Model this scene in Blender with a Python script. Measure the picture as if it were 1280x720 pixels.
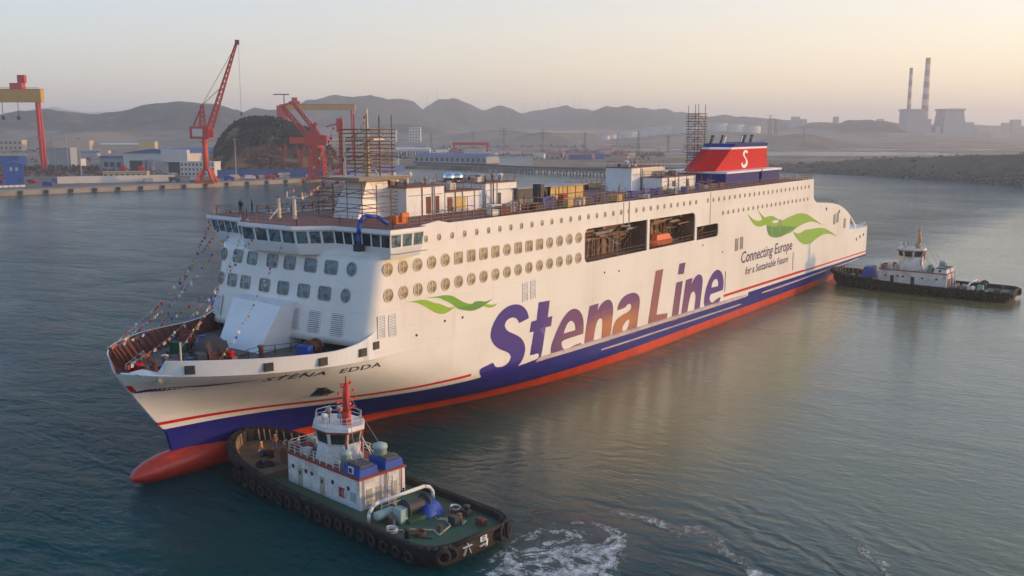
import bpy, bmesh, math, random
from math import sin, cos, pi, radians, atan2, sqrt, hypot
from mathutils import Vector, Matrix, noise
from mathutils.geometry import tessellate_polygon
random.seed(7)
for o in list(bpy.data.objects): bpy.data.objects.remove(o)
SC = bpy.context.scene
COL = SC.collection
# ------------------------------------------------------------------ camera
CAM = Vector((53.63, 90.37, 37.55))
PITCH = radians(9.319)
RIGHT = Vector((-0.58998, 0.80742, 0)); FWD = Vector((-0.80742, -0.58998, 0))
VROT = atan2(RIGHT.y, RIGHT.x)
cd = bpy.data.cameras.new('camera'); cam = bpy.data.objects.new('camera', cd); COL.objects.link(cam)
cam.location = CAM
look = (FWD*cos(PITCH) + Vector((0,0,-sin(PITCH)))).normalized()
cam.rotation_euler = look.to_track_quat('-Z','Y').to_euler()
cd.sensor_width = 36; cd.lens = 36*1206.66/1280; cd.clip_start = 1; cd.clip_end = 40000
SC.camera = cam
def G(r, d, z=0):                       # ground point: r metres right, d metres ahead of the drone's position
    p = CAM + RIGHT*r + FWD*d; return Vector((p.x, p.y, z))
# ------------------------------------------------------------------ light
SUN_EL = radians(7.5)
SUNH = Vector((-0.58, 0.815, 0)).normalized()
SUND = SUNH*cos(SUN_EL) + Vector((0,0,sin(SUN_EL)))
w = bpy.data.worlds.new('World'); SC.world = w; w.use_nodes = True
nt = w.node_tree; nt.nodes.clear()
sky = nt.nodes.new('ShaderNodeTexSky'); sky.sky_type = 'NISHITA'; sky.sun_disc = False
sky.sun_elevation = SUN_EL; sky.sun_rotation = atan2(SUNH.x, SUNH.y)
sky.altitude = 0; sky.air_density = 0.8; sky.dust_density = 1.2; sky.ozone_density = 2.4
bg = nt.nodes.new('ShaderNodeBackground'); bg.inputs['Strength'].default_value = 0.15
wo = nt.nodes.new('ShaderNodeOutputWorld')
# pale evening veil that thickens towards the horizon all the way round
tcw = nt.nodes.new('ShaderNodeTexCoord'); sz = nt.nodes.new('ShaderNodeSeparateXYZ'); nt.links.new(tcw.outputs['Generated'], sz.inputs[0])
vr = nt.nodes.new('ShaderNodeValToRGB'); nt.links.new(sz.outputs[2], vr.inputs[0])
vr.color_ramp.interpolation = 'EASE'
vr.color_ramp.elements[0].position = 0.0; vr.color_ramp.elements[0].color = (.78,.78,.78,1)
vr.color_ramp.elements[1].position = .32; vr.color_ramp.elements[1].color = (.06,.06,.06,1)
vm = nt.nodes.new('ShaderNodeMix'); vm.data_type = 'RGBA'; nt.links.new(vr.outputs[0], vm.inputs[0])
vd = nt.nodes.new('ShaderNodeVectorMath'); vd.operation = 'DOT_PRODUCT'; nt.links.new(tcw.outputs['Generated'], vd.inputs[0]); vd.inputs[1].default_value = SUNH
vg = nt.nodes.new('ShaderNodeMapRange'); vg.interpolation_type = 'SMOOTHSTEP'; nt.links.new(vd.outputs['Value'], vg.inputs[0]); vg.inputs[1].default_value = -.75; vg.inputs[2].default_value = .60
vc = nt.nodes.new('ShaderNodeMix'); vc.data_type = 'RGBA'; nt.links.new(vg.outputs[0], vc.inputs[0]); vc.inputs[6].default_value = (1.74, 1.48, 1.32, 1); vc.inputs[7].default_value = (3.45, 2.50, 1.45, 1)
nt.links.new(sky.outputs[0], vm.inputs[6]); nt.links.new(vc.outputs[2], vm.inputs[7])
nt.links.new(vm.outputs[2], bg.inputs[0]); nt.links.new(bg.outputs[0], wo.inputs[0])
sl = bpy.data.lights.new('sun', 'SUN'); sl.energy = 1.06; sl.angle = radians(1.0); sl.color = (1.0, .55, .21)
so = bpy.data.objects.new('sun', sl); COL.objects.link(so); so.rotation_euler = SUND.to_track_quat('Z','Y').to_euler()
so.location = (0, 0, 300)
vs = SC.view_settings; vs.view_transform = 'Standard'; vs.look = 'None'; vs.gamma = 1; vs.use_curve_mapping = False
vs.exposure = 1.52
SC.cycles.volume_bounces = 2
# ------------------------------------------------------------------ materials
MATS = {}
def nodes_of(name):
    m = bpy.data.materials.new(name); m.use_nodes = True
    t = m.node_tree; t.nodes.clear()
    o = t.nodes.new('ShaderNodeOutputMaterial'); b = t.nodes.new('ShaderNodeBsdfPrincipled')
    t.links.new(b.outputs[0], o.inputs[0])
    return m, t, b
def nd(t, kind, **kw):
    n = t.nodes.new(kind)
    for k, v in kw.items():
        if k in n.inputs.keys() and not hasattr(n, k): n.inputs[k].default_value = v
        else: setattr(n, k, v)
    return n
def mth(t, op, a, b=None, c=None, clamp=False):
    n = t.nodes.new('ShaderNodeMath'); n.operation = op; n.use_clamp = clamp
    for i, x in enumerate((a, b, c)):
        if x is None: continue
        if isinstance(x, (int, float)): n.inputs[i].default_value = x
        else: t.links.new(x, n.inputs[i])
    return n.outputs[0]
def mixc(t, fac, a, b):
    n = t.nodes.new('ShaderNodeMix'); n.data_type = 'RGBA'
    for i, x in ((0, fac), (6, a), (7, b)):
        if isinstance(x, (int, float)): n.inputs[i].default_value = x
        elif isinstance(x, tuple): n.inputs[i].default_value = (*x[:3], 1)
        else: t.links.new(x, n.inputs[i])
    return n.outputs[2]
def noise_n(t, vec, scale, detail=4, rough=.55, dist=0):
    n = t.nodes.new('ShaderNodeTexNoise'); n.inputs['Scale'].default_value = scale
    n.inputs['Detail'].default_value = detail; n.inputs['Roughness'].default_value = rough
    n.inputs['Distortion'].default_value = dist
    if vec is not None: t.links.new(vec, n.inputs['Vector'])
    return n.outputs[0]
def smooth(t, x, a, b):
    n = t.nodes.new('ShaderNodeMapRange'); n.interpolation_type = 'SMOOTHSTEP'
    n.inputs[1].default_value = a; n.inputs[2].default_value = b
    t.links.new(x, n.inputs[0]); return n.outputs[0]
def mat(name, col, rough=.55, metal=0, dirt=None, amt=.35, scale=.6, bump=0, bscale=3, rand=0, spec=.35):
    """painted / raw surface: colour broken up by two noises, a dirt colour in patches, fine relief"""
    m, t, b = nodes_of(name)
    tc = t.nodes.new('ShaderNodeTexCoord').outputs['Object']
    n1 = noise_n(t, tc, scale, 5, .6); n2 = noise_n(t, tc, scale*6, 3, .6)
    dirt = dirt or tuple(c*.55 for c in col)
    f = mth(t, 'MULTIPLY', smooth(t, mth(t, 'ADD', mth(t, 'MULTIPLY', n1, .7), mth(t, 'MULTIPLY', n2, .3)), .42, .68), amt)
    c = mixc(t, f, col, dirt)
    if rand:
        oi = t.nodes.new('ShaderNodeObjectInfo').outputs['Random']
        hs = t.nodes.new('ShaderNodeHueSaturation'); t.links.new(c, hs.inputs['Color'])
        t.links.new(mth(t, 'ADD', mth(t, 'MULTIPLY', oi, rand*2), 1-rand), hs.inputs['Value']); c = hs.outputs[0]
    t.links.new(c, b.inputs['Base Color'])
    b.inputs['Roughness'].default_value = rough; b.inputs['Metallic'].default_value = metal; b.inputs['Specular IOR Level'].default_value = spec
    if bump:
        bn = t.nodes.new('ShaderNodeBump'); bn.inputs['Distance'].default_value = bump
        t.links.new(noise_n(t, tc, bscale, 5, .65), bn.inputs['Height']); t.links.new(bn.outputs[0], b.inputs['Normal'])
    MATS[name] = m; return m
WHITE = mat('white_paint', (.78,.77,.74), .35, dirt=(.5,.44,.36), amt=.3, scale=.35)
CLEANW = mat('fresh_white_paint', (.80,.80,.79), .35, dirt=(.62,.58,.52), amt=.25, scale=.2)
CREAM = mat('cream_frame_paint', (.62,.53,.41), .4, dirt=(.45,.37,.27))
DECKRED = mat('deck_primer', (.23,.085,.055), .7, dirt=(.10,.07,.06), amt=.7, scale=.25)
BROWN = mat('rust_primer', (.17,.055,.035), .7, dirt=(.07,.035,.025), amt=.6, scale=.5)
RUSTP = mat('scaffold_pipe', (.22,.12,.075), .6, dirt=(.10,.05,.03), amt=.7, scale=1.2)
PLANK = mat('scaffold_plank', (.36,.23,.13), .8, dirt=(.2,.11,.06), amt=.6)
DECKGREY = mat('foredeck_paint', (.17,.15,.125), .75, dirt=(.08,.06,.05), amt=.7, scale=.3)
DARK = mat('dark_machinery', (.045,.048,.052), .55, dirt=(.10,.06,.04), amt=.5, scale=.8)
BLACK = mat('black_rubber', (.018,.017,.017), .8, dirt=(.06,.05,.04), amt=.5, scale=1.5, bump=.05)
NAVY = mat('navy_paint', (.022,.02,.17), .4, dirt=(.02,.015,.09), amt=.3, spec=.25)
REDP = mat('red_paint', (.55,.009,.006), .6, dirt=(.40,.012,.010), amt=.35, spec=.15)
CRANE = mat('crane_red', (.54,.030,.018), .55, dirt=(.34,.035,.025), amt=.5, scale=.2)
CRANEO = mat('crane_orange', (.64,.065,.012), .55, dirt=(.42,.05,.02), amt=.4, scale=.2)
YELLOW = mat('gantry_yellow', (.55,.30,.05), .5, dirt=(.4,.2,.06), amt=.4, scale=.1)
CONTY = mat('site_yellow', (.60,.42,.14), .6, dirt=(.35,.22,.1), amt=.4)
GREYP = mat('grey_paint', (.30,.30,.30), .5, dirt=(.16,.14,.12), amt=.5)
DGREY = mat('dark_grey_sheet', (.085,.085,.085), .6, dirt=(.05,.045,.04), amt=.5)
BLUEP = mat('blue_paint', (.02,.075,.34), .45, dirt=(.02,.05,.18), amt=.4)
TARP = mat('blue_tarp', (.03,.08,.36), .5, dirt=(.02,.05,.2), amt=.4)
GREEND = mat('green_deck_paint', (.050,.115,.060), .65, dirt=(.09,.075,.045), amt=.7, scale=.4)
GREENP = mat('green_tarp', (.02,.09,.05), .6)
TEALP = mat('pale_green_paint', (.34,.46,.42), .45, dirt=(.2,.22,.18), amt=.4)
CHROME = mat('polished_steel', (.75,.76,.78), .12, 1, amt=.05)
ORANGE = mat('safety_orange', (.75,.16,.03), .5, dirt=(.5,.1,.03))
CONC = mat('concrete', (.34,.29,.23), .85, dirt=(.2,.16,.12), amt=.6, scale=.08, bump=.1)
WALLW = mat('building_white', (.62,.58,.52), .7, dirt=(.42,.38,.33), amt=.4, scale=.05)
WALLT = mat('building_tan', (.50,.38,.25), .75, dirt=(.36,.28,.2), amt=.4, scale=.05)
WALLG = mat('building_grey', (.34,.34,.34), .75, dirt=(.24,.23,.22), amt=.4, scale=.05)
ROOFB = mat('blue_sheet_roof', (.05,.11,.28), .55, dirt=(.06,.09,.18), amt=.4, scale=.05)
FENCEB = mat('blue_fence_sheet', (.03,.09,.30), .55, dirt=(.05,.08,.2), amt=.4, scale=.1)
SKIN = mat('skin', (.45,.27,.19), .6); HELM = mat('white_helmet', (.75,.74,.7), .4)
JACKD = mat('dark_jacket', (.025,.028,.035), .8); JACKO = mat('orange_jacket', (.60,.18,.06), .8)
JACKB = mat('blue_overalls', (.06,.12,.28), .8); JACKT = mat('tan_overalls', (.40,.28,.16), .8)
ROCK = mat('grey_rock', (.20,.18,.155), .9, dirt=(.10,.085,.07), amt=.7, scale=.3, bump=.3, bscale=.6)
def glass(name, col, rough=.08, rand=.5):
    m, t, b = nodes_of(name)
    oi = t.nodes.new('ShaderNodeObjectInfo').outputs['Random']
    tc = t.nodes.new('ShaderNodeTexCoord').outputs['Object']
    c = mixc(t, mth(t, 'MULTIPLY', oi, rand), col, tuple(x*1.9 for x in col))
    c = mixc(t, smooth(t, noise_n(t, tc, 1.4, 2), .45, .6), c, tuple(x*.55 for x in col))
    t.links.new(c, b.inputs['Base Color']); b.inputs['Roughness'].default_value = rough
    b.inputs['IOR'].default_value = 1.5
    MATS[name] = m; return m
GLASS = glass('window_glass', (.035,.05,.055), .06)
CABIN = glass('curtained_cabin_glass', (.36,.275,.155), .16)
SMALLG = glass('small_window_glass', (.36,.275,.175), .25)
FRONTG = glass('front_window_glass', (.10,.145,.165), .06, .8)
# ------------------------------------------------------------------ mesh helper
class MB:
    def __init__(s): s.v=[]; s.f=[]; s.m=[]
    def add(s, vs, fs, m=0):
        o = len(s.v); s.v += [tuple(v) for v in vs]; s.f += [tuple(i+o for i in f) for f in fs]; s.m += [m]*len(fs); return s
    def box(s, x0,x1,y0,y1,z0,z1, m=0):
        return s.add([(x0,y0,z0),(x1,y0,z0),(x1,y1,z0),(x0,y1,z0),(x0,y0,z1),(x1,y0,z1),(x1,y1,z1),(x0,y1,z1)],
              [(3,2,1,0),(4,5,6,7),(0,1,5,4),(1,2,6,5),(2,3,7,6),(3,0,4,7)], m)
    def beam(s, p, q, w, h=None, m=0):
        p=Vector(p); q=Vector(q); d=(q-p)
        if d.length < 1e-5: return s
        d.normalize(); up = Vector((0,0,1)) if abs(d.z)<.95 else Vector((1,0,0))
        a = d.cross(up).normalized()*(w/2); b = a.cross(d).normalized()*((h or w)/2)
        vs=[p-a-b,p+a-b,p+a+b,p-a+b,q-a-b,q+a-b,q+a+b,q-a+b]
        return s.add(vs,[(0,1,2,3),(7,6,5,4),(0,4,5,1),(1,5,6,2),(2,6,7,3),(3,7,4,0)],m)
    def tube(s, p, q, r, r2=None, n=8, m=0):
        p=Vector(p); q=Vector(q); d=(q-p).normalized(); up = Vector((0,0,1)) if abs(d.z)<.95 else Vector((1,0,0))
        a=d.cross(up).normalized(); b=a.cross(d); r2 = r if r2 is None else r2
        vs=[p+(a*cos(2*pi*i/n)+b*sin(2*pi*i/n))*r for i in range(n)]+[q+(a*cos(2*pi*i/n)+b*sin(2*pi*i/n))*r2 for i in range(n)]
        return s.add(vs,[(i,(i+1)%n,n+(i+1)%n,n+i) for i in range(n)]+[tuple(range(n-1,-1,-1)),tuple(range(n,2*n))],m)
    def path(s, pts, r, n=6, m=0):
        for a,b in zip(pts,pts[1:]): s.tube(a,b,r,None,n,m)
        return s
    def lathe(s, prof, c=(0,0,0), n=16, m=0, ax='z'):
        vs=[]; fs=[]
        for r,z in prof:
            for i in range(n):
                a=2*pi*i/n; x,y=r*cos(a),r*sin(a)
                p=(x,y,z) if ax=='z' else ((z,x,y) if ax=='x' else (x,z,y))
                vs.append((c[0]+p[0],c[1]+p[1],c[2]+p[2]))
        for k in range(len(prof)-1):
            for i in range(n): fs.append((k*n+i,k*n+(i+1)%n,(k+1)*n+(i+1)%n,(k+1)*n+i))
        fs.append(tuple(range(n-1,-1,-1))); fs.append(tuple(range((len(prof)-1)*n,len(prof)*n)))
        return s.add(vs,fs,m)
    def prism(s, poly, z0, z1, m=0, top=None):
        n=len(poly); t = top or poly
        return s.add([(x,y,z0) for x,y in poly]+[(x,y,z1) for x,y in t],
              [(i,(i+1)%n,n+(i+1)%n,n+i) for i in range(n)]+[tuple(range(n-1,-1,-1)),tuple(range(n,2*n))],m)
    def truss(s, p, q, w, w2, nseg, r, m=0):
        p=Vector(p); q=Vector(q); d=(q-p).normalized(); up=Vector((0,0,1)) if abs(d.z)<.95 else Vector((0,1,0))
        a=d.cross(up).normalized(); b=a.cross(d)
        ring=lambda k:[p+(q-p)*k+(a*i+b*j)*((w+(w2-w)*k)/2) for i,j in ((-1,-1),(1,-1),(1,1),(-1,1))]
        R=[ring(k/nseg) for k in range(nseg+1)]
        for c in range(4): s.beam(R[0][c],R[-1][c],r*1.6,None,m)
        for k in range(nseg):
            for c in range(4):
                s.beam(R[k][c],R[k+1][(c+1)%4],r,None,m)
                s.beam(R[k][c],R[k][(c+1)%4],r,None,m)
        return s
    def build(s, name, mats, parent=None, smooth=False, loc=None, rotz=0):
        me = bpy.data.meshes.new(name); me.from_pydata(s.v,[],s.f)
        if not isinstance(mats,(list,tuple)): mats=[mats]
        for x in mats: me.materials.append(x)
        if len(mats)>1: me.polygons.foreach_set('material_index', s.m)
        if smooth: me.polygons.foreach_set('use_smooth',[True]*len(me.polygons))
        bm=bmesh.new(); bm.from_mesh(me); bmesh.ops.recalc_face_normals(bm,faces=bm.faces); bm.to_mesh(me); bm.free()
        me.update()
        return link(name, me, parent, loc, rotz)
def link(name, me, parent=None, loc=None, rotz=0):
    o = bpy.data.objects.new(name, me); COL.objects.link(o)
    if parent: o.parent = parent
    if loc is not None: o.location = loc
    if rotz: o.rotation_euler = (0,0,rotz)
    return o
def tag(o, label, cat, group=None):
    o['label']=label; o['category']=cat
    if group: o['group']=group
    return o
def thing(name, label, cat, loc=(0,0,0), rotz=0, group=None):
    o = bpy.data.objects.new(name, None); COL.objects.link(o); o.location=loc; o.rotation_euler=(0,0,rotz)
    o.empty_display_size=.5
    return tag(o,label,cat,group)
def struct(o): o['kind']='structure'; return o
def stuff(o, label=None, cat=None):
    o['kind']='stuff'
    if label: o['label']=label; o['category']=cat
    return o
def copy_tree(o, parent=None):
    c=o.copy(); COL.objects.link(c); c.parent=parent
    for ch in list(o.children): copy_tree(ch,c)
    return c
def edge_split(o, ang=35):
    m=o.modifiers.new('es','EDGE_SPLIT'); m.split_angle=radians(ang); return o
# ---- hull form
def pchip(tab):
    xs=[a for a,_ in tab]; ys=[b for _,b in tab]; n=len(xs)
    d=[(ys[i+1]-ys[i])/(xs[i+1]-xs[i]) for i in range(n-1)]
    m=[d[0]]+[0 if d[i-1]*d[i]<=0 else 2*d[i-1]*d[i]/(d[i-1]+d[i]) for i in range(1,n-1)]+[d[-1]]
    def f(x):
        if x<=xs[0]: return ys[0]
        if x>=xs[-1]: return ys[-1]
        i=0
        while x>xs[i+1]: i+=1
        h=xs[i+1]-xs[i]; t=(x-xs[i])/h
        return ((1+2*t)*(1-t)**2*ys[i]+t*(1-t)**2*h*m[i]+t*t*(3-2*t)*ys[i+1]+t*t*(t-1)*h*m[i+1])
    return f
STEM=pchip([(-3,-9),(0,-8),(1.6,-7),(3.2,-6.4),(4.8,-6),(6.1,-5),(10.2,-2.1),(12.2,-.8),(13.7,-.1),(16,.3)])
LEV=[(-3,[(0,.4),(10,1.2),(25,3),(35,5.5),(47,9),(60,11.8),(78,13.6),(90,13.9)]),
 (0,[(0,.4),(10,1.3),(20,2.6),(28,4.2),(37,7.1),(48,10.2),(62,12.6),(79,13.9)]),
 (3,[(0,.3),(10,2),(20,5.2),(30,9),(40,11.9),(52,13.3),(66,13.9)]),
 (6,[(0,.2),(5,1.5),(11,3.9),(17,7.2),(24,10.6),(30,12.6),(37,13.7),(45,13.9)]),
 (10,[(0,.2),(3,2.4),(8,6.0),(14,9.8),(20,12.4),(26,13.6),(34,13.9)]),
 (12.5,[(0,.35),(1,2.4),(3.5,5.7),(7.5,9.0),(12,11.5),(18.5,13.4),(23,13.9)]),
 (15,[(0,.35),(1,2.3),(4,6.3),(8,9.4),(12,11.8),(19,13.6),(23,13.9)])]
LEV=[(z,pchip(t)) for z,t in LEV]
AFT=pchip([(-215,.25),(-208,.55),(-200,.8),(-190,.93),(-178,.975),(-160,.995),(-150,1)])
def hb(X,z):
    t=max(0,STEM(z)-X)
    if t>95: y=13.9
    else: y=pchip([(zz,f(t)) for zz,f in LEV])(z)
    if X<-150 and z<4:
        k=min(1,max(0,(4-z)/4.)); k=k*k*(3-2*k)
        y*=1-k*(1-AFT(X))
    return y
# ------------------------------------------------------------------ water
def water_material(name, near):
    m, t, b = nodes_of(name)
    pos = t.nodes.new('ShaderNodeNewGeometry').outputs['Position']
    sx = t.nodes.new('ShaderNodeSeparateXYZ'); t.links.new(pos, sx.inputs[0]); X, Y = sx.outputs[0], sx.outputs[1]
    mp = t.nodes.new('ShaderNodeMapping'); mp.inputs['Rotation'].default_value = (0,0,radians(-52)); mp.inputs['Scale'].default_value = (1,.42,1)
    t.links.new(pos, mp.inputs[0]); wv = mp.outputs[0]
    big = noise_n(t, pos, .012, 3, .5)                        # wind patches
    patch = smooth(t, big, .35, .65)
    h1 = mth(t,'MULTIPLY', noise_n(t, wv, .16, 3, .5, .3), .9)
    h2 = mth(t,'MULTIPLY', noise_n(t, wv, .75, 5, .62, .5), .42)
    h3 = mth(t,'MULTIPLY', noise_n(t, wv, 2.2, 3, .6), .09)
    chop = mth(t,'ADD', mth(t,'ADD', h1, h2), h3)
    # sheltered water on the ferry's port side lies calmer than the open harbour
    calm = mth(t,'MULTIPLY', smooth(t, mth(t,'ADD', Y, mth(t,'MULTIPLY', big, 30)), 5, 45), smooth(t, mth(t,'MULTIPLY', X, -1.0), 2, 40))
    amp = mth(t,'MULTIPLY', mth(t,'SUBTRACT', 1.0, mth(t,'MULTIPLY', calm, .90)), mth(t,'MULTIPLY', mth(t,'ADD', .75, mth(t,'MULTIPLY', patch, .4)), mth(t,'ADD', .55, mth(t,'MULTIPLY', smooth(t, noise_n(t, wv, .05, 4, .6, .6), .3, .7), .9))))
    rip = mth(t,'MULTIPLY', noise_n(t, wv, 1.3, 4, .6, .4), mth(t,'MULTIPLY', calm, .065))
    height = mth(t,'ADD', mth(t,'MULTIPLY', chop, amp), rip)
    tan_mask = smooth(t, mth(t,'ADD', mth(t,'ADD', mth(t,'MULTIPLY', X, -1.0), mth(t,'MULTIPLY', Y, .3)), mth(t,'MULTIPLY', big, 25)), 40, 80)   # base colour turns tan further astern
    tan_mask = mth(t,'MULTIPLY', tan_mask, smooth(t, Y, 5, 25))
    col = mixc(t, tan_mask, (.001,.046,.048), (.180,.160,.066))
    rbase = mth(t,'SUBTRACT', .15, mth(t,'MULTIPLY', calm, .09)); t.links.new(rbase, b.inputs['Roughness']); b.inputs['IOR'].default_value = 1.33; t.links.new(mth(t,'ADD', .08, mth(t,'MULTIPLY', calm, .50)), b.inputs['Specular IOR Level'])
    if near:
        # rings and wash thrown back by the tug's propellers
        wob = mth(t,'MULTIPLY', mth(t,'SUBTRACT', noise_n(t, pos, .07, 4, .6), .5), 14)
        dx = mth(t,'ADD', X, 12.0); dy = mth(t,'SUBTRACT', Y, 49.0)
        dist = mth(t,'ADD', mth(t,'SQRT', mth(t,'ADD', mth(t,'MULTIPLY', dx, dx), mth(t,'MULTIPLY', dy, dy))), wob)
        ring = mth(t,'SINE', mth(t,'MULTIPLY', dist, 2.6))
        brk0 = smooth(t, noise_n(t, pos, .06, 3, .5), .35, .65)
        fall = mth(t,'MULTIPLY', smooth(t, dist, 10, 15), mth(t,'SUBTRACT', 1.0, smooth(t, dist, 20, 46)))
        height = mth(t,'ADD', height, mth(t,'MULTIPLY', mth(t,'MULTIPLY', ring, mth(t,'MULTIPLY', fall, brk0)), .035))
        # foam: churned patch behind the stern
        fx = mth(t,'DIVIDE', mth(t,'ADD', X, 15.0), 10.5); fy = mth(t,'DIVIDE', mth(t,'SUBTRACT', Y, 46.0), 7.6)
        blob = mth(t,'SQRT', mth(t,'ADD', mth(t,'MULTIPLY', fx, fx), mth(t,'MULTIPLY', fy, fy)))
        blob = mth(t,'SUBTRACT', 1.0, smooth(t, mth(t,'ADD', blob, mth(t,'MULTIPLY', wob, .08)), .45, 1.15))
        arc = mth(t,'ABSOLUTE', mth(t,'SUBTRACT', dist, 15.5))
        arc = mth(t,'SUBTRACT', 1.0, smooth(t, arc, .15, 1.2))
        arc = mth(t,'MULTIPLY', arc, mth(t,'MULTIPLY', smooth(t, mth(t,'MULTIPLY', X, -1), 14, 22), smooth(t, Y, 40, 50)))
        arc2 = mth(t,'ABSOLUTE', mth(t,'SUBTRACT', dist, 27.0))
        arc2 = mth(t,'MULTIPLY', mth(t,'SUBTRACT', 1.0, smooth(t, arc2, .1, 1.2)), smooth(t, Y, 58, 66))
        # thin wash along the tug's side
        sx1 = mth(t,'SUBTRACT', 1.0, smooth(t, mth(t,'ABSOLUTE', mth(t,'ADD', mth(t,'ADD', X, 4.6), mth(t,'MULTIPLY', wob, .12))), .1, .9))
        side = mth(t,'MULTIPLY', sx1, mth(t,'MULTIPLY', smooth(t, Y, 10, 24), mth(t,'SUBTRACT', 1.0, smooth(t, Y, 36, 42))))
        n = t.nodes.new('ShaderNodeTexNoise'); n.noise_type='RIDGED_MULTIFRACTAL' if False else 'FBM'
        n.inputs['Scale'].default_value=.38; n.inputs['Detail'].default_value=8; n.inputs['Roughness'].default_value=.64; n.inputs['Distortion'].default_value=2.2
        t.links.new(pos, n.inputs['Vector'])
        rid = mth(t,'SUBTRACT', 1.0, mth(t,'MULTIPLY', mth(t,'ABSOLUTE', mth(t,'SUBTRACT', n.outputs[0], .5)), 11))   # lacy ridges
        rid = mth(t,'MAXIMUM', rid, 0.0)
        brk = mth(t,'ADD', .35, mth(t,'MULTIPLY', smooth(t, noise_n(t, pos, .18, 4, .6), .38, .62), .65))
        brk2 = smooth(t, noise_n(t, pos, .24, 5, .62, 1.8), .40, .58)
        dens = mth(t,'MAXIMUM', mth(t,'MULTIPLY', blob, mth(t,'ADD', .22, mth(t,'MULTIPLY', brk2, .82))), mth(t,'MULTIPLY', brk, mth(t,'ADD', mth(t,'MULTIPLY', arc, 1.25), mth(t,'ADD', mth(t,'MULTIPLY', arc2, .7), mth(t,'MULTIPLY', side, .3)))))
        n3 = noise_n(t, pos, .5, 7, .66, 1.2)
        rB = noise_n(t, pos, .85, 6, .62, 2.2)
        rB = mth(t,'MAXIMUM', mth(t,'SUBTRACT', 1.0, mth(t,'MULTIPLY', mth(t,'ABSOLUTE', mth(t,'SUBTRACT', rB, .5)), 9)), 0.0)
        lace = mth(t,'MULTIPLY', mth(t,'MAXIMUM', rid, mth(t,'MULTIPLY', rB, .75)), smooth(t, dens, .05, .75))
        core = smooth(t, mth(t,'SUBTRACT', mth(t,'MULTIPLY', dens, .95), n3), .10, .48)
        foam = mth(t,'MAXIMUM', smooth(t, lace, .28, .85), mth(t,'MULTIPLY', core, .85))
        foam = mth(t,'MULTIPLY', foam, mth(t,'ADD', .25, mth(t,'MULTIPLY', smooth(t, noise_n(t, pos, 1.3, 7, .7), .38, .6), .75)))
        # aerated water is milkier and greener than the rest
        col = mixc(t, mth(t,'MULTIPLY', blob, .55), col, (.10,.17,.15))
        col = mixc(t, foam, col, (.88,.88,.85))
        t.links.new(mth(t,'ADD', rbase, mth(t,'MULTIPLY', foam, .5)), b.inputs['Roughness'])
        height = mth(t,'ADD', height, mth(t,'MULTIPLY', mth(t,'MULTIPLY', blob, n3), .5))
        height = mth(t,'ADD', height, mth(t,'MULTIPLY', foam, .12))
    bn = t.nodes.new('ShaderNodeBump'); bn.inputs['Distance'].default_value = 1.0; bn.inputs['Strength'].default_value = 1.0
    t.links.new(height, bn.inputs['Height']); t.links.new(bn.outputs[0], b.inputs['Normal'])
    t.links.new(col, b.inputs['Base Color'])
    return m
WATER = water_material('harbour_water', True)
LAGOON = water_material('lagoon_water', False)
mb = MB(); L=12000
P=[G(-L,-3000),G(L,-3000),G(L,12000),G(-L,12000)]
mb.add(P,[(0,1,2,3)])
wob = struct(mb.build('water', WATER))
# ------------------------------------------------------------------ land
def ground_material(name, a, b_, c_, s1, s2, bump=0, plain=None):
    m,t,b = nodes_of(name)
    pos = t.nodes.new('ShaderNodeNewGeometry').outputs['Position']
    n1 = noise_n(t,pos,s1,6,.6); n2 = noise_n(t,pos,s2,4,.6)
    c = mixc(t, smooth(t,n1,.4,.6), a, b_); c = mixc(t, smooth(t,n2,.5,.7), c, c_)
    if plain:                                   # open fields on the low ground, woods above
        sz=t.nodes.new('ShaderNodeSeparateXYZ'); t.links.new(pos,sz.inputs[0]); n3=noise_n(t,pos,.009,5,.65)
        fld=mixc(t, smooth(t,n3,.42,.58), plain[0], plain[1])
        lowf=mth(t,'SUBTRACT',1,smooth(t, mth(t,'ADD', sz.outputs[2], mth(t,'MULTIPLY', mth(t,'SUBTRACT', n1, .5), 60)), 24, 44))
        c = mixc(t, lowf, c, fld)
    t.links.new(c,b.inputs['Base Color']); b.inputs['Roughness'].default_value=.9; b.inputs['Specular IOR Level'].default_value=.2
    if bump:
        bn=t.nodes.new('ShaderNodeBump'); bn.inputs['Distance'].default_value=bump; t.links.new(n2,bn.inputs['Height']); t.links.new(bn.outputs[0],b.inputs['Normal'])
    return m
YARD = ground_material('yard_ground',(.23,.165,.115),(.14,.105,.08),(.30,.23,.165),.02,.12)
FLATS = ground_material('mud_flats',(.27,.175,.11),(.16,.105,.07),(.36,.26,.18),.008,.04)
MOUND = ground_material('scrub_mound',(.135,.098,.062),(.10,.075,.048),(.18,.135,.090),.03,.15,.6)
HILLM = ground_material('wooded_hills',(.018,.030,.030),(.050,.052,.040),(.15,.105,.075),.006,.02, plain=((.29,.20,.14),(.17,.125,.09)))
def sheet(name, pts, z0, z1, m):
    mb=MB(); mb.prism([(G(r,d).x,G(r,d).y) for r,d in pts], z0, z1); return struct(mb.build(name,m))
QA=[(-620,258),(-293,554),(-208,631),(-150,699),(-112,752)]
sheet('quay', QA+[(-98,800),(-104,880),(-120,960),(-160,1100),(-700,1100),(-1200,900),(-1200,258)], -4, 2.6, CONC)
sheet('yard', [(-640,290),(-300,572),(-214,648),(-156,716),(-122,762),(-108,806),(-114,882),(-130,955),(-166,1090),(-700,1090),(-1190,890),(-1190,290)], 2.0, 2.65, YARD)
sheet('mud_flats', [(-1200,1000),(-640,1040),(-160,980),(-118,952),(-40,935),(40,948),(120,925),(225,900),(330,930),(500,960),(1500,900),(2600,1500),(2600,2000),(-2600,2000),(-2600,1000)], -3, 1.8, FLATS)
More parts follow.
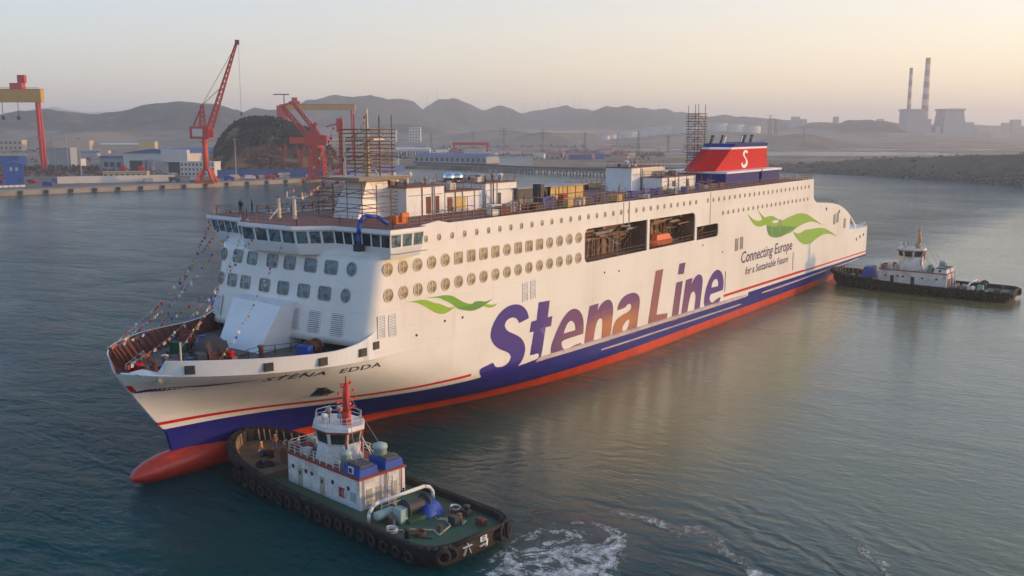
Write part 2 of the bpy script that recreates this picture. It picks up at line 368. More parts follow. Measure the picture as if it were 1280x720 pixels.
for i,(pts) in enumerate([[(250,1400),(420,1330),(640,1360),(660,1520),(480,1600),(300,1560)],[(40,1690),(330,1680),(420,1730),(300,1790),(60,1780)],[(330,1730),(800,1690),(900,1760),(420,1800)],[(900,1560),(1600,1480),(1700,1620),(950,1690)],[(60,1000),(230,985),(260,1030),(120,1050)]]):
    sheet('lagoon', pts, 1.0, 2.1, LAGOON)
# terrain: rising plain and hills, a fan-shaped height field
F_=1206.66
def hill(px,d,y,w,wd=None): 
    zc=d*.9868
    w*=1.25
    return ((px-640)/F_*zc, d, 37.5+(162-y)/F_*d, w/F_*d, (wd or w*1.4)/F_*d)
HILLS=[hill(*a) for a in [(252,2500,129,60),(185,2500,141,50),(40,2400,142,90),(-90,2600,136,90),(330,2900,138,40),
 (440,3400,123,55),(380,3300,136,45),(505,3600,133,35),(565,4000,127,38),(620,4100,135,36),(690,4300,139,55),(775,4000,131,42),(830,4000,143,40),(725,4300,137,40),(480,3500,129,40),
 (80,7200,136,35),(40,7000,142,60),(125,7000,141,45),(960,3800,150,50),(1085,3000,150,42),(1030,3400,153,40),(905,3900,148,40),(870,4100,146,40),(1280,4600,157,70),(1180,4200,155,60),
 (680,2100,164,32,30),(1000,1950,166,38,30),(620,2400,163,50),(300,2100,158,60),(130,2000,160,70),(500,2600,155,50),(900,2500,163,60)]]
def terr(r,d):
    base = 1.0 + 26*max(0,min(1,(d-1850)/1500))
    if r>700 and d<3200: base=min(base,12)
    z=base; s=0
    for hr,hd,hz,wr,wd in HILLS:
        q=((r-hr)/wr)**2+((d-hd)/wd)**2
        if q<9:
            k=(hz-base)*math.exp(-q*.72); s+=max(0,k)**3
    z=base+s**(1/3.)
    n=noise.fractal(Vector((r*.0022,d*.0022,3.1)),.9,2.1,6)
    n2=noise.noise(Vector((r*.02,d*.02,1)))
    rg = 1-abs(noise.noise(Vector((r*.0045,d*.0032,9.3))))*2.2; rg2 = 1-abs(noise.noise(Vector((r*.013,d*.011,4.1))))*2.0
    z += (z-base)*(.17*(rg-.55)+.07*(rg2-.5))
    return z + n*(z-base)*.15 + n2*min(5,(z-base)*.05+.6) + 1.5*noise.noise(Vector((r*.06,d*.06,7)))
mb=MB(); NU,ND=330,90; vs=[];fs=[]
for j in range(ND+1):
    d=1750*(11800/1750.)**(j/ND)
    for i in range(NU+1):
        r=(i/NU*2-1)*(d*.72)
        z=terr(r,d) if j>0 else .5
        p=G(r,d,z); vs.append(p)
for j in range(ND):
    for i in range(NU):
        a=j*(NU+1)+i; fs.append((a,a+1,a+NU+2,a+NU+1))
mb.add(vs,fs); struct(mb.build('hills',HILLM,smooth=True))
# vegetated spit on the right, riprap at its foot
ML=[((205,905),2),((240,872),6),((279,825),13),((312,735),18),((343,649),21),((376,560),22),((410,470),20),((450,380),18)]
mb=MB(); vs=[];fs=[]; NA=80;NB=26
def mlerp(t):
    k=min(len(ML)-1.001,max(0,t*(len(ML)-1))); i=int(k); f=k-i
    (a,ha),(b,hb_)=ML[i],ML[i+1]; return a[0]+(b[0]-a[0])*f,a[1]+(b[1]-a[1])*f,ha+(hb_-ha)*f
def mound_pt(t,s):
    r,d,hh=mlerp(t); r2,d2,_=mlerp(min(1,t+.02)); r1,d1,_=mlerp(max(0,t-.02))
    tx,ty=r2-r1,d2-d1; l=hypot(tx,ty); nx,ny=-ty/l,tx/l
    if nx<0: nx,ny=-nx,-ny
    wdt=150
    prof=min(1,(s/.30))**.8 if s<.3 else (1 if s<.62 else max(0,1-(s-.62)/.38))
    z=-1.5+(hh+1.5)*prof
    z+= (noise.fractal(Vector((r*.02+s*3,d*.02,0)),1,2,5)*1.0+noise.noise(Vector((r*.15+s*22,d*.15,2)))*.35)*min(1,s*6)*min(1,prof*2)
    return G(r+nx*s*wdt,d+ny*s*wdt,z)
for j in range(NA+1):
    for i in range(NB+1): vs.append(mound_pt(j/NA,i/NB))
for j in range(NA):
    for i in range(NB):
        a=j*(NB+1)+i; fs.append((a,a+1,a+NB+2,a+NB+1))
mb.add(vs,fs); struct(mb.build('breakwater_mound',MOUND,smooth=True))
mb=MB()
for k in range(5200):
    t=random.random()**.8; s=abs(random.gauss(.03,.035)); p=mound_pt(t,s); q=random.uniform(.6,1.7)
    if p.z<-1: p.z=random.uniform(-.4,.4)
    vs=[p+Vector((random.uniform(-1,1),random.uniform(-1,1),random.uniform(-.6,.9))).normalized()*q*random.uniform(.7,1.2) for _ in range(6)]
    mb.add(vs,[(0,1,2),(0,2,3),(0,3,4),(0,4,1),(5,2,1),(5,3,2),(5,4,3),(5,1,4)])
stuff(mb.build('riprap_stones',ROCK),'grey riprap stones along the foot of the scrubby breakwater mound','stones')
def leaf_cloud(mb, cx, cy, cz, rx, ry, rz, n, s):
    for _ in range(n):
        while True:
            a,b,c=[random.uniform(-1,1) for _ in range(3)]
            q=a*a+b*b+c*c
            if .25<q<1: break
        p=Vector((cx+a*rx,cy+b*ry,cz+c*rz)); u=Vector((random.uniform(-1,1),random.uniform(-1,1),random.uniform(-.4,1))).normalized(); v=u.orthogonal().normalized(); ww=u.cross(v); k=s*random.uniform(.6,1.4)
        mb.add([p-v*k,p+ww*k*.8,p+v*k,p-ww*k*.8],[(0,1,2,3)])
SCRUB=mat('scrub_leaves',(.075,.062,.030),.9,dirt=(.04,.04,.02),amt=.7,scale=.05)
mb=MB()
for k in range(220):
    t=random.random(); s=random.uniform(.1,.7); p=mound_pt(t,s); q=random.uniform(.7,1.7)
    leaf_cloud(mb,p.x,p.y,p.z+q*.4,q*1.3,q*1.3,q*.8,14,q*.42)
stuff(mb.build('scrub_bushes',SCRUB),'dry brown scrub growing over the breakwater mound','scrub')
# ------------------------------------------------------------------ ferry (bow at the origin, X forward, Y to port)
ferry = thing('ferry','huge white passenger ferry with purple lettering, green wave emblems and red funnel','ferry')
def hull_paint():
    m,t,b = nodes_of('hull_paint')
    pos=t.nodes.new('ShaderNodeTexCoord').outputs['Object']
    s=t.nodes.new('ShaderNodeSeparateXYZ'); t.links.new(pos,s.inputs[0]); X,Z=s.outputs[0],s.outputs[2]
    def lin(x0,z0,x1,z1):
        n=t.nodes.new('ShaderNodeMapRange'); t.links.new(X,n.inputs[0])
        for i,v in ((1,x0),(2,x1),(3,z0),(4,z1)): n.inputs[i].default_value=v
        return n.outputs[0]
    lt=lambda a,b_: mth(t,'LESS_THAN',a,b_)
    # white plating with faint wear
    n1=noise_n(t,pos,.08,5,.6); mp=t.nodes.new('ShaderNodeMapping'); mp.inputs['Scale'].default_value=(1.2,1.2,.06); t.links.new(pos,mp.inputs[0])
    streak=smooth(t,noise_n(t,mp.outputs[0],1.0,4,.6),.55,.8)
    white=mixc(t,smooth(t,n1,.4,.75),(.80,.775,.72),(.72,.68,.61)); white=mixc(t,mth(t,'MULTIPLY',streak,.26),white,(.50,.40,.28))
    mr=t.nodes.new('ShaderNodeMapping'); mr.inputs['Scale'].default_value=(2.6,1,.10); t.links.new(pos,mr.inputs[0]); rr=smooth(t,noise_n(t,mr.outputs[0],1.0,3,.5),.69,.76)
    white=mixc(t,mth(t,'MULTIPLY',rr,.42),white,(.36,.20,.09))
    red=mixc(t,smooth(t,noise_n(t,pos,.4,5,.65),.4,.7),(.58,.060,.014),(.44,.045,.016))
    blue=mixc(t,smooth(t,noise_n(t,pos,.3,5,.65),.4,.75),(.018,.020,.20),(.03,.028,.16))
    # upper limit of the blue band follows the rubbing strake amidships
    aft=lt(X,-133.5); fwd=mth(t,'GREATER_THAN',X,-56)
    zmid=lin(-56,5.15,-133,3.75); zaft=lin(-133,4.45,-214,4.05); zfwd=lin(-43,5.05,0,5.45)
    zb=mth(t,'ADD',mth(t,'MULTIPLY',aft,zaft),mth(t,'ADD',mth(t,'MULTIPLY',fwd,zfwd),mth(t,'MULTIPLY',mth(t,'SUBTRACT',1,mth(t,'ADD',aft,fwd)),zmid)))
    c=mixc(t,lt(Z,zb),white,blue)
    zs=mth(t,'ADD',mth(t,'MULTIPLY',mth(t,'GREATER_THAN',X,-80),lin(-43,5.72,0,6.0)),mth(t,'MULTIPLY',lt(X,-80),lin(-120,5.15,-214,4.62)))
    hw=mth(t,'ADD',.36,mth(t,'MULTIPLY',mth(t,'MULTIPLY',lt(X,-121),mth(t,'GREATER_THAN',X,-166)),.14))
    instripe=mth(t,'MULTIPLY',mth(t,'GREATER_THAN',Z,zs),lt(Z,mth(t,'ADD',zs,hw)))
    instripe=mth(t,'MULTIPLY',instripe,mth(t,'ADD',mth(t,'GREATER_THAN',X,-42.3),lt(X,-121.2)))
    c=mixc(t,instripe,c,(.58,.02,.014))
    c=mixc(t,lt(Z,1.6),c,red)
    # grime at the waterline
    wl=mth(t,'MULTIPLY',mth(t,'SUBTRACT',1,smooth(t,mth(t,'ADD',Z,mth(t,'MULTIPLY',noise_n(t,pos,.7,4),.5)),.25,.75)),.6)
    c=mixc(t,wl,c,(.10,.045,.03))
    t.links.new(c,b.inputs['Base Color']); b.inputs['Roughness'].default_value=.34; b.inputs['Specular IOR Level'].default_value=.3
    # plate seams and slight buckling between frames
    br=t.nodes.new('ShaderNodeTexBrick'); br.inputs['Scale'].default_value=1; br.inputs['Brick Width'].default_value=9.6; br.inputs['Row Height'].default_value=2.4; br.inputs['Mortar Size'].default_value=.03; br.inputs['Mortar Smooth'].default_value=.5
    cb=t.nodes.new('ShaderNodeCombineXYZ'); t.links.new(X,cb.inputs[0]); t.links.new(Z,cb.inputs[1]); t.links.new(cb.outputs[0],br.inputs['Vector'])
    wav=t.nodes.new('ShaderNodeMapping'); wav.inputs['Scale'].default_value=(.55,.3,.42); t.links.new(pos,wav.inputs[0])
    hgt=mth(t,'ADD',mth(t,'MULTIPLY',br.outputs['Fac'],-.014),mth(t,'MULTIPLY',noise_n(t,wav.outputs[0],1,2,.5),.034))
    bn=t.nodes.new('ShaderNodeBump'); bn.inputs['Distance'].default_value=1; t.links.new(hgt,bn.inputs['Height']); t.links.new(bn.outputs[0],b.inputs['Normal'])
    return m
HULLM=hull_paint()
SB=1.05                                       # starboard half is laid out a touch wider, as measured
def zA(X): return 11.6+1.1*max(0,min(1,(X+22)/22.))**1.2
def hull_grid():
    us=[]; n=150
    for i in range(n+1): us.append((i/n)**1.75)
    rows=30
    P=[]
    for j in range(rows+1):
        row=[]
        for u in us:
            f=j/rows
            X0=STEM(-3+f*15.0); X=X0-u*(X0+214.5)
            z=-3+f*(zA(X)+3)
            X0=STEM(z); X=X0-u*(X0+214.5)
            row.append((X,hb(X,z),z))
        P.append(row)
    return P,rows,n
P,rows,n=hull_grid()
mb=MB(); vs=[]; fs=[]
for sgn in (1,-1):
    o=len(vs)
    for row in P:
        for X,y,z in row: vs.append((X,y*(1 if sgn>0 else -SB),z))
    for j in range(rows):
        for i in range(n):
            a=o+j*(n+1)+i; fs.append((a,a+1,a+n+2,a+n+1))
N1=(rows+1)*(n+1)
for j in range(rows):                          # close stem and transom
    a,b=j*(n+1),(j+1)*(n+1); fs.append((a,b,N1+b,N1+a))
    a,b=j*(n+1)+n,(j+1)*(n+1)+n; fs.append((a,b,N1+b,N1+a))
mb.add(vs,fs); hull=edge_split(mb.build('hull',HULLM,ferry,True),50)
# bulbous bow, breaking the surface
mb=MB(); vs=[];fs=[]; secs=[(-1.5,.15,.9,.10),(-1.7,.55,1.0,.5),(-2.4,1.05,1.1,.95),(-3.6,1.5,1.15,1.4),(-5.4,1.8,1.2,1.75),(-8,1.95,1.15,2.0),(-12,2.0,1.0,2.1),(-18,2.1,.7,2.1),(-26,2.3,.3,2.0)]
NN=20
for X,wy,zc,hz in secs:
    for k in range(NN):
        a=2*pi*k/NN; y=wy*sin(a); z=zc-.05+.88*hz*cos(a)
        if z<zc: y*=1-.35*((zc-z)/hz)
        vs.append((X,y,z))
for j in range(len(secs)-1):
    for k in range(NN): fs.append((j*NN+k,j*NN+(k+1)%NN,(j+1)*NN+(k+1)%NN,(j+1)*NN+k))
fs.append(tuple(range(NN)))
def boot_red():
    m,t,b=nodes_of('bulb_antifouling'); pos=t.nodes.new('ShaderNodeTexCoord').outputs['Object']
    c=mixc(t,smooth(t,noise_n(t,pos,.5,5,.65),.4,.7),(.54,.045,.022),(.40,.035,.02)); t.links.new(c,b.inputs['Base Color']); b.inputs['Roughness'].default_value=.38
    return m
mb.add(vs,fs); mb.build('bulbous_bow',boot_red(),ferry,True)
# bulwark round the foredeck
bz_=pchip([(-27.5,15.9),(-25.5,15.3),(-24,14.5),(-22,13.75),(-19,13.45),(-12,13.75),(-5,14.1),(0.5,14.35)])
BWM=[CLEANW,BROWN]
def bulwark(sgn, t0, name):
    outer=[];inner=[]
    for k in range(46):
        u=t0+(27.3-t0)*(k/45)**1.4
        pts=[]
        X=STEM(12.6)-u
        zb0=zA(X)-.02; zt=bz_(X)
        y0=hb(X,min(12.6,zb0+.3))-.06; y1=min(13.9,hb(X,13.5)-.12)
        if X<-23: y1=13.9-.02; y0=13.9-.02
        k_=1 if sgn>0 else -SB
        outer.append(((X,y0*k_,zb0),(X,y1*k_,zt)))
        inner.append(((X,max(0,min(hb(X,zb0-1.4),hb(X-.3,zb0-1.4))-.35)*k_,zb0-(1.4 if u>2.2 else .1)),(X,(max(0,y1-.22))*k_,zt)))
    mb=MB(); vs=[];fs=[];ms=[]
    for (a,b),(c,d) in zip(outer,inner): vs+=[a,b,d,c]
    for k in range(45):
        o=4*k
        mb_=[(o,o+1,o+5,o+4),(o+1,o+2,o+6,o+5),(o+2,o+3,o+7,o+6)]
        fs+=mb_; ms+=[0,0,1]
    fs+=[(0,1,2,3),(180,181,182,183)]; ms+=[0,0]
    mb.v=vs; mb.f=fs; mb.m=ms
    o=mb.build(name,BWM,ferry,False)
    st=MB()
    for k in range(1,45):
        (c,d)=inner[k]; 
        if k%2: continue
        c=Vector(c);d=Vector(d); inw=Vector((-.25,-.75*sgn,0)).normalized()
        st.add([c,c+inw*.9,d+inw*.12,d],[(0,1,2,3)]); st.add([c+Vector((.06,0,0)),c+inw*.9+Vector((.06,0,0)),d+inw*.12+Vector((.06,0,0)),d+Vector((.06,0,0))],[(3,2,1,0)])
    st.build('stiffener',BROWN,o)
    return o
bulwark(1,2.6,'bulwark'); bulwark(-1,0.02,'bulwark')
# fairlead openings in the port bulwark
for X in (-4.8,-11.3,-17.2,-22.6,-24.6):
    zc=(zA(X)+bz_(X))/2-.12; yy=max(hb(X,13),hb(X,12.5))+.0
    a=atan2(hb(X-.4,13)-hb(X+.4,13),.8)
    mb=MB(); mb.box(-.42,.42,-.08,.07,-.36,.36); mb.box(-.52,.52,-.1,.02,-.46,.46)
    o=mb.build('fairlead',DARK,ferry,False,(X,yy,zc)); o.rotation_euler=(0,0,-a)
# foredeck
mb=MB(); vs=[]; ks=[]
for k in range(40):
    u=.05+33*(k/39)**1.5; X=STEM(11.3)-u; ks.append((X,max(.2,hb(X,11.3)-.3)))
poly=[(x,y) for x,y in ks]+[(x,-y*SB) for x,y in reversed(ks)]
mb.prism(poly,11.3,11.75); 
tri=[]
mb.build('foredeck',DECKGREY,ferry)
mb=MB(); pp=[]
for k in range(12):
    X=-.75-2.9*(k/11)**1.6; pp.append((X,hb(X,zA(X))-.06,zA(X)+.03))
mb.path(pp,.13,8); mb.prism([(x-.25,max(.1,y-.55)) for x,y,z in pp]+[(-3.8,-.2)],11.9,12.45)
mb.build('bow_rim',WHITE,ferry)
# superstructure front: raked, slightly bowed, rounded corners
def Xf(z): return -22.0-.215*(z-12.6)
def front(Y,z):
    y=abs(Y)/(SB if Y<0 else 1)
    if y<=11.9: return Xf(z)-.7*(y/11.9)**2
    q=min(1,(y-11.9)/2.0); return Xf(z)-.7-1.7*(1-sqrt(max(0,1-q*q)))
YS=[-13.9+27.8*i/60 for i in range(61)]
YS=sorted(set([-13.9,-13.86,-13.75,-13.55,-13.3,-13,-12.6,-12.2]+[12.2,12.6,13,13.3,13.55,13.75,13.86,13.9]+[-11.9+23.8*i/24 for i in range(25)]))
ZS=[13.0+10.1*i/12 for i in range(13)]
mb=MB(); vs=[];fs=[]
for z in ZS:
    for y in YS:
        Y=y*(SB if y<0 else 1); vs.append((front(Y,z),Y,z))
m_=len(YS)
for j in range(len(ZS)-1):
    for i in range(m_-1): a=j*m_+i; fs.append((a,a+1,a+m_+1,a+m_))
o=len(vs)
for y in YS:                                   # underside lip
    Y=y*(SB if y<0 else 1); vs.append((front(Y,13)-1.2,Y*.97,13.0))
for i in range(m_-1): fs.append((i,i+1,o+i+1,o+i))
o2=len(vs); jt=(len(ZS)-1)*m_
for y in YS:
    Y=y*(SB if y<0 else 1); vs.append((-29,Y,23.1))
for i in range(m_-1): fs.append((jt+i,jt+i+1,o2+i+1,o2+i))
mb.add(vs,fs); mb.build('front_wall',HULLM,ferry,True)
# side walls with the boat-deck openings cut through the port one
def rrect(x0,x1,z0,z1,r):                      # r: radii at (x0,z0),(x1,z0),(x1,z1),(x0,z1)
    out=[]
    for (cx,cz,q,a0) in ((x0+r[0],z0+r[0],r[0],180),(x1-r[1],z0+r[1],r[1],270),(x1-r[2],z1-r[2],r[2],0),(x0+r[3],z1-r[3],r[3],90)):
        for k in range(7): a=radians(a0+15*k); out.append((cx+q*cos(a),cz+q*sin(a)))
    return out
OPEN=[rrect(-89.3,-69.6,17.6,22.75,(.05,1.0,1.0,.05)),rrect(-107.5,-90.1,17.6,22.7,(.05,.05,.05,1.0)),rrect(-117.7,-108.3,17.5,20.0,(.7,.05,.05,.7))]
def fx(z): return front(13.9,z)
PROF=[(fx(12.9)-.0,11.58),(-205.2,11.58),(-204.7,12.6),(-203.4,13.4),(-201.6,14.5),(-199.3,15.7),(-197,16.7),(-194.6,17.6),(-192.4,18.3),(-189,19.1),(-184,19.75),(-178,20.2),(-173,20.55),(-171.3,21.2),(-170.6,22),(-170,26.2),(-37.9,26.2),(-35.8,26.6),(-33,26.3),(fx(23.1)-2.2,26.2),(fx(23.1),23.1),(fx(18),18),(fx(13),13)]
def fill(loops, Y, th, flip=1):
    """flat plate in the XZ plane with holes, thickness th inboard"""
    mb=MB(); L=[[Vector((x,z,0)) for x,z in lp] for lp in loops]
    flat=[v for lp in L for v in lp]; tris=tessellate_polygon(L); n=len(flat)
    vs=[(v.x,Y,v.y) for v in flat]+[(v.x,Y-th*flip,v.y) for v in flat]
    fs=[t for t in tris]+[tuple(n+i for i in reversed(t)) for t in tris]
    o=0
    for lp in L:
        k=len(lp); fs+=[(o+i,o+(i+1)%k,n+o+(i+1)%k,n+o+i) for i in range(k)]; o+=k
    mb.add(vs,fs); return mb
STERNWIN=[(-204.3,12.0),(-199.2,12.0),(-199.2,15.4),(-200.6,14.6),(-202.4,13.3)]
fill([PROF]+OPEN+[STERNWIN],13.9,.25).build('side_wall',HULLM,ferry)
fill([PROF],-13.9*SB,.25,-1).build('side_wall',HULLM,ferry)
mb=MB()
mb.prism([(-25.5,13.6),(-170,13.6),(-170,-14.3),(-25.5,-14.3)],25.9,26.12); mb.build('top_deck',DECKRED,ferry)
mb=MB(); mb.box(-170.2,-169.9,-14.5,13.85,11.6,26.15); mb.box(-214.4,-170,-14.4,13.6,11.3,11.6); mb.build('aft_bulkhead',HULLM,ferry)
mb=MB(); mb.box(-194,-170,-14.3,13.6,16.6,16.9); mb.build('aft_mooring_deck',DECKRED,ferry)
mb=MB(); mb.box(-33,-32.6,-14,13.6,11.2,14.5); mb.box(-32.6,-24,-14,13.6,13.6,13.9); mb.box(-29,-28.4,-13,12.8,11.1,13.5); mb.build('mooring_deck_bulkhead',BROWN,ferry)
# inside of the boat-deck openings
RUSTIN=mat('unpainted_steel',(.30,.16,.09),.7,dirt=(.11,.07,.05),amt=.8,scale=.35)
mb=MB(); mb.box(-119,-68.5,9.4,9.7,17,23.4); mb.box(-119,-68.5,6.7,13.6,17.05,17.4); mb.box(-119,-68.5,6.7,13.6,23,23.3); mb.box(-119.2,-118.9,6.5,13.6,17,23.3); mb.box(-68.7,-68.4,6.5,13.6,17,23.3); mb.box(-89.95,-89.45,6.5,13.55,17,23.3); mb.box(-108.15,-107.65,6.5,13.55,17,23.3)
mb.build('boat_deck_recess',RUSTIN,ferry)
for k in range(150):
    mb=MB()
    x=random.uniform(-116.5,-70.5); 
    if k%3==0: mb.box(x-.15,x+.15,9.6,10.0,17.4,23)
    elif k%3==1:
        z=random.uniform(20,22.8); l=random.uniform(3,8); y=random.uniform(10,13.0); mb.tube((x-l/2,y,z),(x+l/2,y,z+random.uniform(-.3,.3)),random.uniform(.08,.28),None,6)
    else:
        y=random.uniform(10,13.2); mb.tube((x,y,17.4),(x+random.uniform(-.6,.6),y,random.uniform(19.5,23)),.06,None,5); mb.beam((x-1,y,random.uniform(18.2,21.5)),(x+1.6,y,random.uniform(18.2,21.5)),.09)
    mb.build('recess_framing' if k%3==0 else ('pipe' if k%3==1 else 'staging_pole'),[RUSTIN,GREYP,RUSTP,PLANK][random.choice((0,2,2,3,1) if k%3 else (0,2))],ferry)
for x in (-76.5,-84.5,-93.5,-103.5):           # boat davits
    mb=MB(); mb.path([(x,10,17.4),(x,10.3,20.6),(x-.3,11.2,22),(x-.3,12.9,22.3)],.2,6); mb.path([(x-1.6,10,17.4),(x,11,21.4)],.12,6); mb.build('davit',mat('davit_grey',(.36,.30,.24),.5) if x==-76.5 else MATS['davit_grey'],ferry)
mb=MB(); mb.path([(x,13.5,18.55) for x in (-118,-69)],.04,5); mb.path([(x,13.5,18.0) for x in (-118,-69)],.03,5)
for i in range(25): mb.tube((-69.5-2*i,13.5,17.4),(-69.5-2*i,13.5,18.6),.04,None,5)
mb.build('railing',RUSTP,ferry)
# lifeboat
lb=thing('lifeboat','orange lifeboat lying in the rusty boat deck opening of the ferry','lifeboat',(-97.2,12.0,18.35))
mb=MB(); vs=[];fs=[]
for i in range(13):
    u=-1+2*i/12; w_=1.45*(1-abs(u)**3.2)**.6+.05
    for k in range(10): a=2*pi*k/10; vs.append((u*4.4,w_*cos(a),(.85 if sin(a)<0 else .35)*sin(a)*(1-.25*abs(u)**3)))
for i in range(12):
    for k in range(10): fs.append((i*10+k,i*10+(k+1)%10,(i+1)*10+(k+1)%10,(i+1)*10+k))
fs+= [tuple(range(10)),tuple(range(120,130))]
mb.add(vs,fs); mb.build('hull',ORANGE,lb,True)
mb=MB(); mb.prism([(-3,-1),(2.6,-1),(3.2,0),(2.6,1),(-3,1)],.3,1.2,0,[(-2.4,-.65),(2,-.65),(2.4,0),(2,.65),(-2.4,.65)]); mb.build('canopy',ORANGE,lb)
mb=MB(); mb.box(-4.2,4.2,1.4,1.5,-.1,.05); mb.build('fender',DARK,lb)
# ---- windows
def disc(n,rx,rz,sq=False):
    if not sq: return [(rx*cos(2*pi*i/n),rz*sin(2*pi*i/n)) for i in range(n)]
    r=.32; return rrect(-rx,rx,-rz,rz,(r,r,r,r))
def window_mesh(rx,rz,sq,fr,panem,framem,mull=True,n=20):
    out=disc(n,rx,rz,sq); inn=[(x*(1-fr/rx),z*(1-fr/rz)) for x,z in out]; k=len(out)
    mb=MB()
    vs=[(x,.0,z) for x,z in out]+[(x,.09,z) for x,z in out]+[(x,.09,z) for x,z in inn]+[(x,-.04,z) for x,z in inn]
    fs=[(a*k+i,a*k+(i+1)%k,(a+1)*k+(i+1)%k,(a+1)*k+i) for a in range(3) for i in range(k)]
    mb.add(vs,fs,0); mb.add([(x,.02,z) for x,z in inn],[tuple(range(k))],1)
    if mull: mb.box(-.05,.05,.01,.06,-rz+fr*.8,rz-fr*.8,0)
    me=mb.build('t',[framem,panem]).data
    o=[o for o in bpy.data.objects if o.data==me][0]; bpy.data.objects.remove(o); me.name='window'; return me
WR=window_mesh(.84,.84,False,.13,CABIN,CREAM); WS=window_mesh(.84,.84,True,.12,CABIN,CREAM)
WT=window_mesh(.30,.44,True,.06,SMALLG,CREAM,False); 
for i in range(17):
    x=-26.78-2.566*i
    link('window',WS if i in (5,6,7,8,10,11,12) else WR,ferry,(x,13.9,21.65))
    link('window',WR,ferry,(x,13.9,18.63))
x=-31.0
while x>-168:
    if not (-111.5<x<-108.3): link('window',WT,ferry,(x,13.9,24.6))
    x-=2.47
x=-119.5
while x>-168: link('window',WT,ferry,(x,13.9,21.8)); x-=2.47
def louver_mesh(w_,h_,nsl,lm=WHITE):
    mb=MB(); mb.box(-w_/2,w_/2,-.02,.03,-h_/2,h_/2,1)
    for a,b in ((-w_/2,-w_/2+.09),(w_/2-.09,w_/2)): mb.box(a,b,0,.09,-h_/2,h_/2,0)
    for k in range(nsl):
        z=-h_/2+h_*(k+.5)/nsl; mb.add([(-w_/2,.03,z+.05),(w_/2,.03,z+.05),(w_/2,.10,z-.05),(-w_/2,.10,z-.05)],[(0,1,2,3)],0)
    me=mb.build('t',[lm,GREYP]).data; o=[o for o in bpy.data.objects if o.data==me][0]; bpy.data.objects.remove(o); me.name='louver'; return me
LV=louver_mesh(1.25,2.6,14); LV2=louver_mesh(1.4,2.5,12,mat('louver_grey',(.33,.27,.25),.5)); LV3=louver_mesh(2.0,2.6,11)
for x,z,me in ((-25.5,15.1,LV),(-27.35,15.0,LV),(-54.1,15.3,LV),(-56.0,15.4,LV),(-126.6,15.0,LV2),(-129.0,15.1,LV2),(-145.0,16.3,LV2),(-149.6,17.0,LV2),(-186.5,15.6,LV2),(-188.9,15.9,LV2),(-194.8,14.0,LV2)): link('louver',me,ferry,(x,13.9,z))
# front windows and louvers, set square to the raked face
def on_front(me,name,Y,z):
    o=link(name,me,ferry); e=.1
    p=Vector((front(Y,z),Y,z)); ty=Vector((front(Y+e,z)-front(Y-e,z),2*e,0)).normalized(); tz=Vector((front(Y,z+e)-front(Y,z-e),0,2*e)).normalized()
    nrm=ty.cross(tz).normalized(); tz=nrm.cross(ty)
    o.matrix_local=Matrix(((-ty.x,nrm.x,tz.x,p.x),(-ty.y,nrm.y,tz.y,p.y),(-ty.z,nrm.z,tz.z,p.z),(0,0,0,1))); return o
FS=window_mesh(1.0,.85,True,.10,FRONTG,GREYP,False); FR=window_mesh(.72,.85,False,.13,FRONTG,GREYP)
for z,ys in ((21.65,(-13.1,-9.9,-6.8,-2.8,.4,4.0,7.3,10.4)),(18.6,(-13.1,-10.5,-7.6,-3.7,-.2,3.4,6.8,10.0))):
    for i,y in enumerate(ys): on_front(FR if i in (0,7) else FS,'window',y,z)
for y in (-13.0,2.2,5.7,9.3): on_front(LV3,'louver',y,15.2)
# sloping white trunk in front of the house (bow ramp cover)
mb=MB()
a=[(-21.5,-7.4,17.0),(-20.6,2.4,17.0),(-17.2,1.6,11.1),(-17.2,-5.8,11.1)]; b=[(-24,-7.4,17.4),(-24,2.4,17.4),(-24,1.8,11.1),(-24,-6.0,11.1)]
mb.add(a+b,[(0,1,2,3),(0,4,5,1),(1,5,6,2),(3,2,6,7),(0,3,7,4)]); mb.build('bow_ramp_cover',CLEANW,ferry)
# bridge
PT=[(-22.0,3.7),(-25.1,7.0),(-25.2,15.9),(-30.9,15.9)]; ST=[(-31.5,-17.2),(-26.0,-17.2),(-25.3,-9.6),(-22.0,-6.0)]
def bro(off):                                  # outline grown outwards by off on the forward and end faces
    pts=[]
    for x,y in ST+PT:
        fx_=off; fy=off*(1 if y>0 else -1)
        pts.append((x+(fx_ if x>-30 else -.0), y+(fy if abs(y)>15 else 0)))
    return pts
lv=[(23.0,-.75),(23.3,-.6),(24.3,-.22),(25.95,.05),(26.05,.05)]
mb=MB(); vs=[];fs=[]
for z,of in lv:
    vs+=[(x,y,z) for x,y in bro(of)]
k=8
for j in range(len(lv)-1):
    for i in range(k): fs.append((j*k+i,j*k+(i+1)%k,(j+1)*k+(i+1)%k,(j+1)*k+i))
fs.append(tuple(range(k)))
mb.add(vs,fs); mb.build('bridge_house',CLEANW,ferry)
mb=MB(); mb.prism(bro(.45),26.0,26.45); o=mb.build('bridge_roof',CLEANW,ferry)
mb=MB(); mb.prism(bro(.25),26.452,26.50); mb.build('roof_coating',DECKRED,o)
A,B=bro(-.22),bro(.03)
